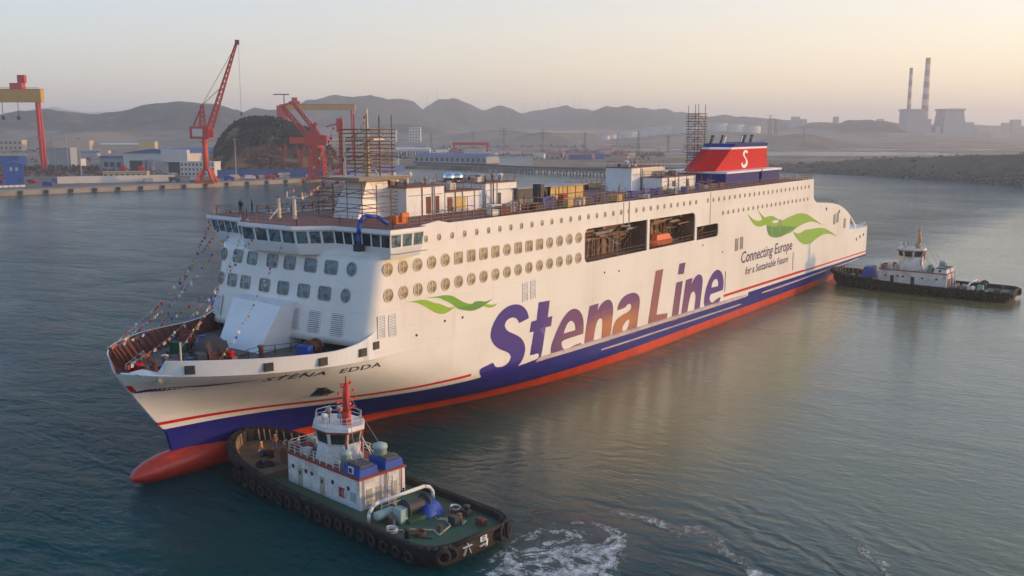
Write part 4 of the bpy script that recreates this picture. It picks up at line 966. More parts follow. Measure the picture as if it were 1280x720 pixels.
t_=thing('generator','dark blue deck generator with a tall black intake on the ferry edge','generator',(-63.8,10.4,26.13))
mb=MB(); mb.box(-1.6,1.6,-.9,.9,.2,1.7); mb.build('body',BLUEP,t_); mb=MB(); mb.box(1.0,1.9,-.7,.7,.1,3.6); mb.build('intake',DARK,t_); mb=MB(); mb.path([(.9,0,3.0),(0,0,2.6),(-.5,0,1.7)],.22,8); mb.build('duct',DARK,t_)
t_=thing('tool_chest','orange tool chest on the bridge roof beside the white side plating','chest',(-31.2,11.6,26.5))
mb=MB(); mb.box(-1,1,-.6,.6,0,.8); mb.build('body',ORANGE,t_); mb=MB(); mb.box(-1.05,1.05,-.65,.65,.8,.95); mb.build('lid',ORANGE,t_); mb=MB(); mb.box(-.8,.4,.62,1.0,.2,1.3); mb.build('bag',ORANGE,t_)
t_=thing('welding_trolley','low red and black welding trolley in front of the dark shed','trolley',(-72.5,8.6,26.13))
mb=MB(); mb.box(-1.8,1.8,-.6,.6,.35,.9); mb.build('bed',DARK,t_); mb=MB(); mb.box(.6,1.5,-.5,.5,.9,1.6); mb.build('cover',REDP,t_)
for x in (-1.2,1.2): mb=MB(); mb.tube((x,-.6,.25),(x,.6,.25),.25,None,10); mb.build('wheel',BLACK,t_)
CR=[(DARK,'black'),(BLUEP,'blue'),(CONTY,'ochre'),(GREYP,'grey'),(BROWN,'rust brown'),(WHITE,'white')]
lab={'black':'small black gear crate on the ferry top deck','blue':'small blue gear crate on the ferry top deck','ochre':'small ochre gear crate on the ferry top deck','grey':'small grey gear crate on the ferry top deck','rust brown':'small rust brown gear crate on the ferry top deck','white':'small white gear crate on the ferry top deck'}
for k in range(44):
    m_,nm=CR[k%6]; x=random.uniform(-50,-130); y=random.uniform(8.4,12.6) if k%4 else random.uniform(-8,-12)
    if -66<x<-61: x-=7
    if -75<x<-70: y=11.5
    a,b,c=random.uniform(.5,1.3),random.uniform(.4,.8),random.uniform(.5,1.3)
    t_=thing('gear_crate',lab[nm],'crate',(x,y,26.13),random.uniform(-.4,.4),'gear crates on the ferry deck')
    mb=MB(); mb.box(-a,a,-b,b,.08,c); mb.build('body',m_,t_); mb=MB(); mb.box(-a-.05,a+.05,-b-.05,b+.05,c,c+.08); mb.build('lid',m_,t_); mb=MB(); mb.box(-a*.8,-a*.5,-b,b,0,.08); mb.box(a*.5,a*.8,-b,b,0,.08); mb.build('runner',DARK,t_)
# white posts on the bridge roof
for y,z1,arm in ((-5.5,29.0,False),(-2.6,29.2,True)):
    t_=mb=MB(); mb.tube((-27.6,y,26.5),(-27.6,y,z1),.28,.2,10)
    if arm: mb.beam((-27.6,y-1.4,z1-.1),(-27.6,y+1.6,z1),.22); mb.tube((-27.6,y-1.3,z1),(-27.6,y-1.3,z1+.7),.1,None,6); mb.tube((-27.6,y+1.5,z1),(-27.6,y+1.5,z1+.7),.1,None,6)
    else: mb.beam((-27.6,y,z1-1.2),(-25.4,y+.8,26.6),.14)
    mb.build('roof_post',CREAM,ferry)
# foredeck gear
def winch(loc,rot,lbl,col=DARK):
    t_=thing('mooring_winch',lbl,'winch',loc,rot)
    mb=MB(); mb.box(-1.6,1.6,-1.0,1.0,0,.3); mb.build('bed',GREYP,t_)
    mb=MB(); mb.lathe([(.35,-1.1),(1.0,-1.1),(1.0,-1.0),(.62,-1.0),(.62,.3),(1.0,.3),(1.0,.4),(.35,.4)],(0,0,1.15),16,0,'x'); mb.build('drum',BROWN,t_)
    mb=MB(); mb.box(.6,1.6,-.8,.8,.3,1.7); mb.build('gearbox',col,t_)
    mb=MB(); mb.lathe([(.3,-1.9),(.5,-1.85),(.3,-1.5),(.3,-1.1)],(0,0,1.15),12,0,'x'); mb.build('warping_head',GREYP,t_)
winch((-12.5,-5.2,11.75),.3,'mooring winch with green gearbox close to the starboard bulwark on the foredeck',GREENP)
winch((-10.4,2.6,11.75),-.4,'dark mooring winch beside the tall white post on the foredeck',DARK)
winch((-15.0,-8.4,11.75),1.2,'mooring winch with rust brown gearbox behind the green one on the foredeck',BROWN)
winch((-19.8,8.2,11.75),.2,'mooring winch with blue gearbox under the overhanging house front',BLUEP)
t_=thing('tarpaulin_heap','heap under grey brown tarpaulin at the middle of the foredeck','tarpaulin',(-14.2,-2.6,11.75))
mb=MB(); vs=[];fs=[]
for i in range(9):
    for j in range(9):
        u,v=i/4-1,j/4-1; q=max(0,1-max(abs(u),abs(v))**2.4); vs.append((u*1.9,v*1.5,2.1*q**.5*(1+.2*noise.noise(Vector((u*2,v*2,1))))))
for i in range(8):
    for j in range(8): a=i*9+j; fs.append((a,a+1,a+10,a+9))
mb.add(vs,fs); mb.build('sheet',mat('brown_canvas',(.11,.085,.075),.9),t_,True)
for (x,y,lb_) in ((-3.4,3.6,'twin bollard by the open edge of the bow'),(-5.2,-3.5,'twin bollard by the starboard bulwark near the bow tip'),(-13.5,8.6,'twin bollard along the port bulwark')):
    t_=thing('mooring_bollard',lb_,'bollard',(x,y,11.75),.6)
    mb=MB(); mb.box(-.9,.9,-.35,.35,0,.12); mb.build('base',GREYP,t_)
    for s_ in (-.5,.5): mb=MB(); mb.lathe([(.24,.12),(.24,.75),(.32,.8),(.32,.92),(.05,.95)],(s_,0,0),12); mb.build('post',CREAM,t_,True)
t_=thing('jack_staff','slim white staff standing on the foredeck near the bow','staff',(-6.2,3.2,11.75)); mb=MB(); mb.tube((0,0,0),(0,0,3.6),.13,.1,8); mb.build('pole',CREAM,t_); mb=MB(); mb.lathe([(.3,0),(.3,.15),(.14,.3)],(0,0,0),10); mb.build('foot',CREAM,t_)
rail_run([(-1.4,3.2,12.6),(-1.4,.4,12.6)],.1,GREYP); rail_run([(-8,4,11.75),(-17,2.6,11.75),(-22,5,11.75)],1.1,DARK,'railing',1.8,2,.05); rail_run([(-3,-2,11.75),(-8,-6.4,11.75)],1.1,GREYP,'railing',1.6,2,.05)
rng=thing('mooring_rope','coiled pale mooring rope lying on the bow deck','rope',(-5.2,1.2,11.75)); mb=MB()
for k in range(3):
    mb.path([( (1.1-.2*k)*cos(a*.5),(.8-.15*k)*sin(a*.5),.08+.13*k) for a in range(14)],.09,6)
mb.build('coil',mat('rope_fibre',(.5,.42,.3),.9),rng)
mb=MB(); mb.path([(0,0,.1),(1.2,.9,.1),(1.0,2.2,.1),(-1,3.0,.1),(-2.6,2.6,.1)],.08,6); mb.build('loose_end',MATS['rope_fibre'],rng)
# fittings crowding the foredeck
for k in range(34):
    x=random.uniform(-4.5,-16.5); y=random.uniform(-.86,.5)*max(1,hb(x,11.5)-1.2); q=random.uniform(.25,.6); mb=MB(); c=[DARK,BROWN,REDP,DGREY,BLUEP,RUSTP,CREAM][k%7]
    if k%3==0: mb.box(x-q,x+q,y-q,y+q,11.75,11.75+random.uniform(.4,1.3)); nm='deck_box'
    elif k%3==1: mb.tube((x,y,11.75),(x,y,12.2+q*1.6),q*.5,None,10); mb.lathe([(q*.5,0),(q*.8,.1),(q*.7,.3),(.05,.35)],(x,y,12.2+q*1.6),10); nm='deck_vent'
    else: mb.path([(x,y,11.95),(x+1.2,y+.4,12.0),(x+2.0,y-.2,11.9),(x+2.4,y-1.2,11.95)],.13,6); nm='deck_pipe'
    mb.build(nm,c,ferry)
# bunting
FM=[mat('flag_red',(.55,.03,.03),.8),mat('flag_white',(.7,.68,.64),.8),mat('flag_yellow',(.6,.42,.05),.8),mat('flag_blue',(.04,.08,.35),.8),mat('flag_pink',(.5,.25,.25),.8)]
FME=[]
for k,m_ in enumerate(FM):
    mb=MB(); mb.add([(0,0,0),(.45,.03,0),(.43,-.05,-.28),(.4,.04,-.5),(0,-.02,-.52),(.02,.05,-.25)],[(0,1,2,5),(5,2,3,4)]); me=mb.build('t',m_).data; o=[o for o in bpy.data.objects if o.data==me][0]; bpy.data.objects.remove(o); FME.append(me)
def bunting(p,q,sag,n,lbl):
    p=Vector(p);q=Vector(q); t_=thing('bunting_line',lbl,'bunting',p,0,'signal flag lines dressing the ferry')
    pt=lambda f:(q-p)*f-Vector((0,0,sag*4*f*(1-f)))
    mb=MB(); mb.path([pt(i/12) for i in range(13)],.02,4); mb.build('cord',GREYP,t_)
    n=int(n*1.4)
    for i in range(n):
        a=pt((i+.5)/n); o=link('flag',random.choice(FME),t_,a); o.rotation_euler=(random.uniform(-.5,.5),random.uniform(-.6,.6),random.uniform(0,6.28)); s_=random.uniform(.45,.72); o.scale=(s_,s_,s_)
bunting((-.6,-1.2,15.2),(-27,-14.5,27.2),1.6,30,'bunting line from the bow tip to the starboard bridge wing')
bunting((-6.2,3.2,14.7),(-23,-5.8,27),1.4,30,'bunting line from the white staff up to the bridge roof corner')
bunting((-9.5,4.6,12.4),(-22.4,1.2,24.6),.9,24,'bunting line rising from the foredeck rail past the white ramp cover')
bunting((-2.2,-3.6,14.6),(-20,-11.8,17),.7,26,'bunting line strung along the brown starboard bulwark')
bunting((-27.6,-5.5,29.1),(-36,-3.5,38.5),1.8,26,'bunting line from the short roof post up to the scaffold')
bunting((-27.6,-2.6,29.3),(-37.6,-5.2,34),1.6,26,'bunting line from the forked roof post to the scaffold foot')
bunting((-30,-12,27.6),(-42,-5.4,33),1.5,26,'bunting line from the starboard roof rail to the scaffold')
bunting((-3.0,-5.0,14.3),(-24.5,-9.0,27),1.9,40,'bunting line from the starboard bulwark near the bow to the bridge roof')
bunting((-1.2,.6,13.2),(-22.2,-2.5,26.6),2.2,44,'sagging bunting line from the open bow edge to the middle of the bridge roof')
bunting((-12,-9.8,14),(-26,-16.5,27),.8,30,'steep bunting line from the starboard bulwark to the wing tip')
bunting((-27.6,-2.6,29.3),(-39.2,-1.2,39.5),2.4,34,'bunting line from the forked roof post to the mast head')
bunting((-29,-9,27.2),(-44,-6.0,31),1.0,24,'low bunting line behind the two watching people')
# ------------------------------------------------------------------ people
def body_mesh(mats, pose):
    """one skinned figure; pose shifts hands, knees and spine"""
    J={'pel':(0,0,.95),'sp':(.0,0,1.18),'ch':(0,0,1.40),'nk':(0,0,1.53),'hd':(.02,0,1.62),'ht':(.0,0,1.74)}
    for s,n in ((1,'l'),(-1,'r')):
        J['sh'+n]=(0,.19*s,1.43);J['el'+n]=(-.03,.27*s,1.16);J['ha'+n]=(.06,.27*s,.92);J['fi'+n]=(.10,.26*s,.80)
        J['hp'+n]=(0,.10*s,.90);J['kn'+n]=(.02,.11*s,.50);J['an'+n]=(-.02,.11*s,.09);J['to'+n]=(.15,.13*s,.05)
    for k,v in pose.items(): J[k]=v
    E=[('pel','sp'),('sp','ch'),('ch','nk'),('nk','hd'),('hd','ht')]
    for n in 'lr': E+=[('ch','sh'+n),('sh'+n,'el'+n),('el'+n,'ha'+n),('ha'+n,'fi'+n),('pel','hp'+n),('hp'+n,'kn'+n),('kn'+n,'an'+n),('an'+n,'to'+n)]
    R={'pel':.15,'sp':.14,'ch':.16,'nk':.065,'hd':.105,'ht':.075,'sh':.085,'el':.06,'ha':.045,'fi':.035,'hp':.11,'kn':.075,'an':.055,'to':.045}
    names=list(J); me=bpy.data.meshes.new('fig'); me.from_pydata([J[k] for k in names],[(names.index(a),names.index(b)) for a,b in E],[])
    o=bpy.data.objects.new('fig',me); COL.objects.link(o)
    o.modifiers.new('s','SKIN'); sv=me.skin_vertices[0].data
    for i,k in enumerate(names):
        r=R.get(k) or R.get(k[:-1]); sv[i].radius=(r,r); sv[i].use_root=(k=='pel')
    ss=o.modifiers.new('u','SUBSURF'); ss.levels=1; ss.render_levels=1
    dg=bpy.context.evaluated_depsgraph_get(); out=bpy.data.meshes.new_from_object(o.evaluated_get(dg)); bpy.data.objects.remove(o)
    for m_ in mats: out.materials.append(m_)
    for p in out.polygons:
        c=p.center; p.use_smooth=True
        p.material_index = 2 if (c.z>1.52 or (c.z<.93 and abs(c.y)>.215)) else (3 if c.z<.12 else (0 if c.z>.97 else 1))
    return out
FIG=[body_mesh([JACKD,JACKD,SKIN,BLACK],{}),
     body_mesh([JACKO,JACKB,SKIN,BLACK],{'ell':(.18,.28,1.2),'hal':(.36,.2,1.15),'fil':(.44,.17,1.14),'knl':(.12,.12,.52)}),
     body_mesh([JACKT,JACKT,SKIN,BLACK],{'elr':(.2,-.28,1.25),'har':(.4,-.22,1.25),'fir':(.48,-.2,1.25),'knr':(.10,-.12,.5),'anr':(-.16,-.12,.11)}),
     body_mesh([JACKD,JACKB,SKIN,BLACK],{'ch':(.12,0,1.37),'nk':(.18,0,1.49),'hd':(.22,0,1.58),'ht':(.22,0,1.70),'shl':(.1,.19,1.40),'shr':(.1,-.19,1.40),'ell':(.25,.26,1.2),'hal':(.45,.2,1.12),'fil':(.52,.18,1.1),'elr':(.25,-.26,1.2),'har':(.45,-.2,1.12),'fir':(.52,-.18,1.1),'knl':(.12,.12,.52),'anl':(.1,.12,.09),'tol':(.26,.13,.05)})]
def person(kind,loc,rot,label,hat=None):
    p=thing('person',label,'person',loc,rot); link('body',FIG[kind],p)
    mb=MB(); x=.22 if kind==3 else .01
    if hat: mb.lathe([(.16,0),(.16,.02),(.125,.03),(.12,.08),(.08,.13),(.01,.15)],(x,0,1.665 if kind!=3 else 1.625),12); mb.build('helmet',hat,p,True)
    else: mb.lathe([(.10,-.06),(.115,0),(.11,.05),(.06,.10),(.01,.11)],(x-.02,0,1.69 if kind!=3 else 1.65),12); mb.build('hair',BLACK,p,True)
person(0,(-29.6,-15.6,26.5),.4,'person in dark clothes at the outer end of the starboard bridge wing')
person(0,(-30.2,-14.0,26.5),-.6,'person in dark clothes standing inboard on the starboard bridge wing roof')
# ------------------------------------------------------------------ tugs
TRIM=mat('tug_trim_red',(.36,.05,.04),.5); MASTR=mat('tug_mast_red',(.62,.05,.025),.45); MASTO=mat('tug_mast_tan',(.48,.33,.18),.5)
TUGW=mat('tug_white',(.70,.70,.68),.5,dirt=(.36,.25,.17),amt=.6,scale=.8); TUGB=mat('tug_hull_black',(.022,.018,.017),.7,dirt=(.085,.05,.035),amt=.6,scale=.5,bump=.06)
TGLASS=glass('wheelhouse_glass',(.05,.055,.05),.05)
_tab=[(-20,3.4),(-19.7,4.6),(-19,5.4),(-17.6,5.9),(-10,6.05),(6,6.05),(11,5.8),(14.5,5.0),(17,3.9),(18.8,2.5),(19.7,1.2),(20,.35)]
tw=pchip(_tab)
def sheer(x): return 2.25+1.5*max(0,(x+2)/22.)**1.8
TY=None
def tyre_mesh():
    mb=MB(); n,k=14,6; vs=[];fs=[]
    for i in range(n):
        for j in range(k):
            a=2*pi*i/n;b=2*pi*j/k; r=.48+.19*cos(b); vs.append((r*cos(a),.17*sin(b),r*sin(a)))
    for i in range(n):
        for j in range(k): fs.append((i*k+j,i*k+(j+1)%k,((i+1)%n)*k+(j+1)%k,((i+1)%n)*k+j))
    mb.add(vs,fs); me=mb.build('t',BLACK,None,True).data; o=[o for o in bpy.data.objects if o.data==me][0]; bpy.data.objects.remove(o); return me
TY=tyre_mesh()
def tug(label,loc,rot,scale,cfg):
    T=thing('tugboat',label,'tugboat',loc,rot); T.scale=(scale,scale*cfg.get('beam',1),scale)
    xs=sorted(set([-20,-19.9,-19.6,-19.2,-18.6,-17.6,-16]+[-14+2*i for i in range(14)]+[13,14,15,16,17,17.8,18.5,19,19.4,19.7,19.9,20]))
    # hull shell: keel line under water to bulwark top
    mb=MB(); vs=[];fs=[]; m_=len(xs)
    lv=[(-1.5,.72),(0,.9),(.8,.97),(1.5,1.0),(None,1.0)]
    for s in (1,-1):
        for (z,k) in lv:
            for x in xs: vs.append((x*(1 if z is None or z>1 else (1-.03*(1.5-z))) if x>0 else x*(1 if z is None or z>0 else .97), s*tw(x)*k, sheer(x) if z is None else z))
    nl=len(lv)
    for q in range(2):
        for j in range(nl-1):
            for i in range(m_-1): a=q*nl*m_+j*m_+i; fs.append((a,a+1,a+m_+1,a+m_))
    for j in range(nl-1):
        for i in (0,m_-1): a=j*m_+i; b=a+m_; o=nl*m_; fs.append((a,b,o+b,o+a))
    mb.add(vs,fs); mb.build('hull',TUGB,T,True)
    # inside of the bulwark and capping rail
    mb=MB(); vs=[];fs=[]
    for s in (1,-1):
        for x in xs: vs+=[(x*.985,s*(tw(x)-.05),sheer(x)),(x*.985,s*max(.1,tw(x)-.35),sheer(x)),(x*.975,s*max(.1,tw(x)-.4),1.4)]
    for q in range(2):
        for i in range(m_-1):
            for c in range(2): a=q*3*m_+3*i+c; fs.append((a,a+1,a+4,a+3))
    mb.add(vs,fs); mb.build('bulwark',TUGB,T)
    mb=MB(); poly=[(x*.98,tw(x)-.25) for x in xs]+[(x*.98,-(tw(x)-.25)) for x in reversed(xs)]; mb.prism(poly,1.0,1.55); mb.build('main_deck',GREEND,T)
    mb=MB(); poly=[(x,max(.2,tw(x)-.3)) for x in xs if 8<=x<19.6]; mb.prism(poly+[(x,-y) for x,y in reversed(poly)],1.4,2.35); mb.build('fore_deck',cfg['fore'],T)
    # fenders: heavy bow roll and tyres along the sides
    mb=MB(); pts=[(x*1.012,tw(x)+.12,sheer(x)-.45) for x in xs if x>=12]; pts=pts+[(x,-y,z) for x,y,z in reversed(pts)]; mb.path(pts,.55,10); mb.build('bow_fender',BLACK,T,True)
    mb=MB(); pts=[(x*1.0,tw(x)+.05,sheer(x)-.15) for x in xs if x<=13]; pts=list(reversed(pts)); pts=pts+[(x,-y,z) for x,y,z in reversed(pts)]; mb.path(pts,.24,8); mb.build('belting',BLACK,T,True)
    for s in (1,-1):
        x=-17
        while x<16:
            o=link('tyre_fender',TY,T,(x,s*(tw(x)+.22),.95+random.uniform(-.15,.15))); o.rotation_euler=(random.uniform(-.1,.1),random.uniform(0,3),s*atan2(tw(x+.3)-tw(x-.3),.6)); x+=1.75
    for y in (-4.6,-3.6,3.6,4.6): o=link('tyre_fender',TY,T,(-20.1,y,1.4)); o.rotation_euler=(0,0,pi/2+.5*(1 if y<0 else -1)); o.scale=(1.25,)*3
    # deckhouse
    x0,x1=cfg['house']; hw=3.2; z0,z1=1.5,4.75
    mb=MB(); mb.prism([(x0,-hw),(x1-.6,-hw),(x1,-hw+.6),(x1,hw-.6),(x1-.6,hw),(x0,hw)],z0,z1); H=mb.build('deckhouse',TUGW,T)
    mb=MB(); mb.prism([(x0-.15,-hw-.15),(x1-.5,-hw-.15),(x1+.15,-hw+.6),(x1+.15,hw-.6),(x1-.5,hw+.15),(x0-.15,hw+.15)],z1,z1+.16); mb.build('red_trim',TRIM,H)
    mb=MB(); mb.prism([(x0,-hw),(x1-.6,-hw),(x1-.1,-hw+.6),(x1-.1,hw-.6),(x1-.6,hw),(x0,hw)],z1+.16,z1+.2); mb.build('upper_deck',cfg['deck2'],H)
    L=x1-x0
    for s in (1,-1):
        for f in (.12,.3,.38,.66,.86):
            mb=MB(); mb.tube((x1-L*f,s*(hw-.1),3.5),(x1-L*f,s*(hw+.05),3.5),.24,None,12); mb.build('porthole',DARK,H)
        for f in (.22,.52):
            mb=MB(); a=x1-L*f; mb.box(a-.4,a+.4,s*hw-.05,s*hw+.06,1.6,3.6); d_=mb.build('door',cfg['door'],H); mb=MB(); mb.box(a-.15,a+.15,s*hw-.08,s*hw+.09,2.9,3.3); mb.build('door_window',DARK,d_)
    if cfg.get('ring'):
        for f,c in ((.78,TRIM),(.92,TEALP)):
            mb=MB(); a=x1-L*f; mb.box(a-.45,a+.45,hw,hw+.12,2.3,3.3); mb.build('locker',c,H)
        mb=MB(); a=x1-L*.83; mb.lathe([(.28,0),(.42,0),(.42,.1),(.28,.1)],(a+.3,hw+.02,2.8),14,0,'y'); mb.build('lifebuoy',TUGW,H)
    for y in (-1.6,.6,1.9):
        mb=MB(); mb.box(x0-.06,x0+.05,y-.4,y+.4,1.6,3.6); mb.build('door',cfg['door'],H)
    for y in (-2.6,-.5,2.7): mb=MB(); mb.tube((x0-.12,y,1.6),(x0-.12,y,4.7),.06,None,6); mb.build('pipe',TRIM if y<2 else GREYP,H)
    rail_run([(x0+3.4,hw-.1,z1+.2),(x1-.7,hw-.1,z1+.2),(x1-.2,hw-.8,z1+.2),(x1-.2,-hw+.8,z1+.2),(x1-.7,-hw+.1,z1+.2),(x0+3.4,-hw+.1,z1+.2)],1.05,TUGW,'railing',1.1,3,.05,T)
    # upper-deck clutter, each its own part
    for k in range(9):
        a=random.uniform(x1-4.6,x1-.8); b=random.uniform(-2.6,2.6); q=random.uniform(.25,.5); mb=MB(); c=[TEALP,GREYP,TUGW,TRIM,DARK][k%5]
        if k%2: mb.lathe([(q,0),(q,.9),(q*.7,1.05),(.02,1.08)],(a,b,z1+.2),10)
        else: mb.box(a-q,a+q,b-q,b+q,z1+.2,z1+.2+random.uniform(.5,1.2))
        mb.build('vent' if k%2 else 'locker',c,T)
    # wheelhouse: tapered base, flared octagon with raked panes
    wx=cfg['wheel']; oc=lambda r,rx=1.15:[(wx+rx*1.08*r*cos(pi/8+pi/4*i),1.08*r*sin(pi/8+pi/4*i)) for i in range(8)]
    zb=z1+.2+cfg.get('lift',0); mb=MB(); mb.prism(oc(2.5),z1+.2,zb+1.75,0,oc(2.15)); W=mb.build('wheelhouse',TUGW,T)
    mb=MB(); mb.prism(oc(2.15),zb+1.75,zb+1.95,0,oc(2.2)); mb.prism(oc(2.2),zb+1.95,zb+3.25,0,oc(2.45)); mb.build('window_band',TUGW,W)
    mb=MB(); mb.prism(oc(2.62),zb+3.25,zb+3.45); mb.build('red_trim',TRIM,W)
    mb=MB(); mb.prism(oc(2.7),zb+3.45,zb+3.9,0,oc(2.6)); mb.build('roof',TUGW,W)
    A_,B_=oc(2.22),oc(2.44)
    for i in range(8):
        j=(i+1)%8; p0,p1=Vector((*A_[i],zb+2.02)),Vector((*A_[j],zb+2.02)); q0,q1=Vector((*B_[i],zb+3.18)),Vector((*B_[j],zb+3.18)); nr=(p1-p0).cross(q0-p0).normalized()
        quad=[p0+(p1-p0)*.12,p0+(p1-p0)*.88,q0+(q1-q0)*.88,q0+(q1-q0)*.12]
        mb=MB(); mb.add([v+nr*.04 for v in quad]+[v-nr*.03 for v in quad],[(0,1,2,3),(0,4,5,1),(1,5,6,2),(2,6,7,3),(3,7,4,0)]); mb.build('window_pane',TGLASS,W)
    for a,b in ((wx-2.6,1.1),(wx-2.6,-1.1)): mb=MB(); mb.beam((a+.1,b,zb),(a-.15,b,zb+3.3),.16); mb.build('corner_post',TRIM,W)
    zr=zb+3.9
    ring=oc(2.35); rail_run([(*p_,zr) for p_ in ring]+[(*ring[0],zr)],.95,TUGW,'railing',1.2,2,.045,W)
    for k in range(7):
        a=2*pi*k/7; mb=MB(); x,y=wx+1.5*cos(a)+.2,1.4*sin(a)
        if k%3==0: mb.tube((x,y,zr),(x,y,zr+.7),.07,None,6); mb.lathe([(.05,-.25),(.3,-.2),(.34,.2),(.3,.22)],(x,y,zr+.9),12,0,'x'); nm='searchlight'
        elif k%3==1: mb.box(x-.25,x+.25,y-.25,y+.25,zr,zr+.8); nm='equipment_box'
        else: mb.tube((x,y,zr),(x,y,zr+1.9),.04,None,5); nm='aerial'
        mb.build(nm,[GREYP,TUGW,GREENP][k%3],W)
    mb=MB(); mx=wx-1.5; mb.tube((mx,0,zr),(mx,0,zr+1.4),.55,.48,10); mb.tube((mx,0,zr+1.4),(mx,0,zr+4.4),.46,.32,10); mb.tube((mx,0,zr+4.4),(mx,0,zr+5.2),.1,None,6); M_=mb.build('mast',cfg['mast'],T,True)
    for zz,l in ((1.6,.9),(2.5,1.3),(3.4,1.0),(4.3,.6)):
        mb=MB(); mb.beam((mx,-l,zr+zz),(mx,l,zr+zz),.09); mb.box(mx-.1,mx+.1,l-.12,l+.12,zr+zz,zr+zz+.25); mb.box(mx-.1,mx+.1,-l-.12,-l+.12,zr+zz,zr+zz+.25); mb.build('yardarm',cfg['mast'],M_)
    mb=MB(); mb.box(mx+.3,mx+.5,-.9,.9,zr+1.9,zr+2.1); mb.build('radar_scanner',TUGW,M_)
    # stays
    for s in (1,-1): mb=MB(); mb.tube((mx,0,zr+3.6),(x0+1.2,s*2.4,z1+.3),.03,None,4); mb.build('stay',GREYP,T)
    for s in (1,-1):
        mb=MB(); mb.beam((wx-2.4,s*.9,zb+.1),(wx-5.1,s*1.5,z1+.2),.1); mb.beam((wx-2.4,s*1.4,zb+2.0),(wx-4.9,s*2.0,z1+.2),.08); mb.beam((wx-2.1,s*.9,zb+3.4),(wx-4.4,s*1.5,z1+.2),.1); mb.build('ladder',TUGW,T)
    # casings aft of the wheelhouse
    for s in (1,-1):
        mb=MB(); mb.add([(x0+.1,s*.5,z1+.2),(x0+3.0,s*.5,z1+.2),(x0+3.0,s*3.1,z1+.2),(x0+.1,s*3.1,z1+.2),(x0+.15,s*.6,z1+1.05),(x0+2.7,s*.7,z1+1.25),(x0+2.7,s*2.9,z1+1.15),(x0+.15,s*2.95,z1+1.0)],[(0,1,2,3),(4,5,6,7),(0,1,5,4),(1,2,6,5),(2,3,7,6),(3,0,4,7)]); c=mb.build('engine_casing',cfg['casing'],T)
        mb=MB(); mb.box(x0+.4,x0+2.5,*((.9,2.7) if s>0 else (-2.7,-.9)),z1+1.0,z1+1.3); mb.build('casing_dark_top',DGREY,c)  # dark plate stands in for the shaded interior of the open casing top
        mb=MB(); mb.box(x0+1.1,x0+1.9,s*3.0 if s>0 else s*3.16,s*3.16 if s>0 else s*3.0,z1+.4,z1+1.1); mb.build('casing_window',TUGW,c)
        mb=MB(); mb.box(x0+1.25,x0+1.75,s*3.1 if s>0 else s*3.2,s*3.2 if s>0 else s*3.1,z1+.5,z1+1.0); mb.build('casing_vent',DARK,c)
    mb=MB(); mb.lathe([(.75,z1+.2),(.75,z1+1.9),(.85,z1+1.95),(.8,z1+2.3),(.3,z1+2.5)],(x0+2.2,-1.6,0),16); mb.build('funnel',TEALP,T,True)
    mb=MB(); mb.lathe([(.55,z1+.2),(.6,z1+1.6),(.7,z1+1.7),(.3,z1+2.0)],(x0+3.9,1.8,0),14); mb.build('ventilator',TEALP,T,True)
    # aft deck: towing arch, winch, hatch
    ax=cfg['arch']; mb=MB(); mb.path([(ax,4.6,1.5),(ax,4.5,2.5),(ax,4.0,3.1),(ax,3.2,3.35),(ax,-3.2,3.35),(ax,-4.0,3.1),(ax,-4.5,2.5),(ax,-4.6,1.5)],.19,10); mb.build('towing_arch',TUGW,T,True)
    mb=MB(); mb.box(ax-3.2,ax-.8,-1.4,1.8,1.55,1.9); mb.build('winch_bed',GREEND,T)
    mb=MB(); mb.lathe([(.4,-1.6),(1.0,-1.6),(1.0,-1.45),(.6,-1.45),(.6,1.2),(1.0,1.2),(1.0,1.35),(.4,1.35)],(ax-2.0,.1,2.7),16,0,'y'); mb.build('towing_winch',DARK,T)
    mb=MB(); mb.box(ax-2.6,ax-1.4,1.5,2.5,1.6,3.0); mb.build('winch_motor',TEALP,T)
    mb=MB(); mb.lathe([(.02,-1.3),(.45,-1.2),(.5,-.9),(.5,.9),(.45,1.2),(.02,1.3)],(ax-.5,2.9,2.2),14,0,'y'); mb.build('life_raft_canister',TEALP if cfg.get('ring') else TUGW,T,True)
    if cfg.get('ring'):
        mb=MB(); vs=[];fs=[]
        for i in range(7):
            for j in range(7): u,v=i/3-1,j/3-1; q=max(0,1-max(abs(u),abs(v))**2); vs.append((ax-2.2+u*1.3,-1.6+v*1.3,1.55+1.5*q**.5*(1+.35*noise.noise(Vector((u*2,v*2,4))))))
        for i in range(6):
            for j in range(6): a=i*7+j; fs.append((a,a+1,a+8,a+7))
        mb.add(vs,fs); mb.build('canvas_cover',TARP,T,True)
    mb=MB(); mb.path([(ax-4.0,2.8,1.6),(ax-6,1.2,1.62),(ax-7.2,1.6,1.6),(ax-6.4,-.8,1.62),(ax-5,-1.6,1.6)],.1,6); mb.build('deck_rope',MATS['rope_fibre'],T)
    mb=MB(); mb.path([(ax-4.2,-1.4,1.6),(ax-6.6,-2.8,1.6),(ax-7.0,-2.0,1.62),(ax-5.4,-3.2,1.6)],.09,6); mb.build('deck_rope',MATS['rope_fibre'],T)
    for y in (-4.2,4.2): mb=MB(); mb.lathe([(.3,1.55),(.26,2.3),(.38,2.36),(.38,2.5),(.05,2.55)],(ax-5.4,y,0),12); mb.build('bitt',DARK,T,True)
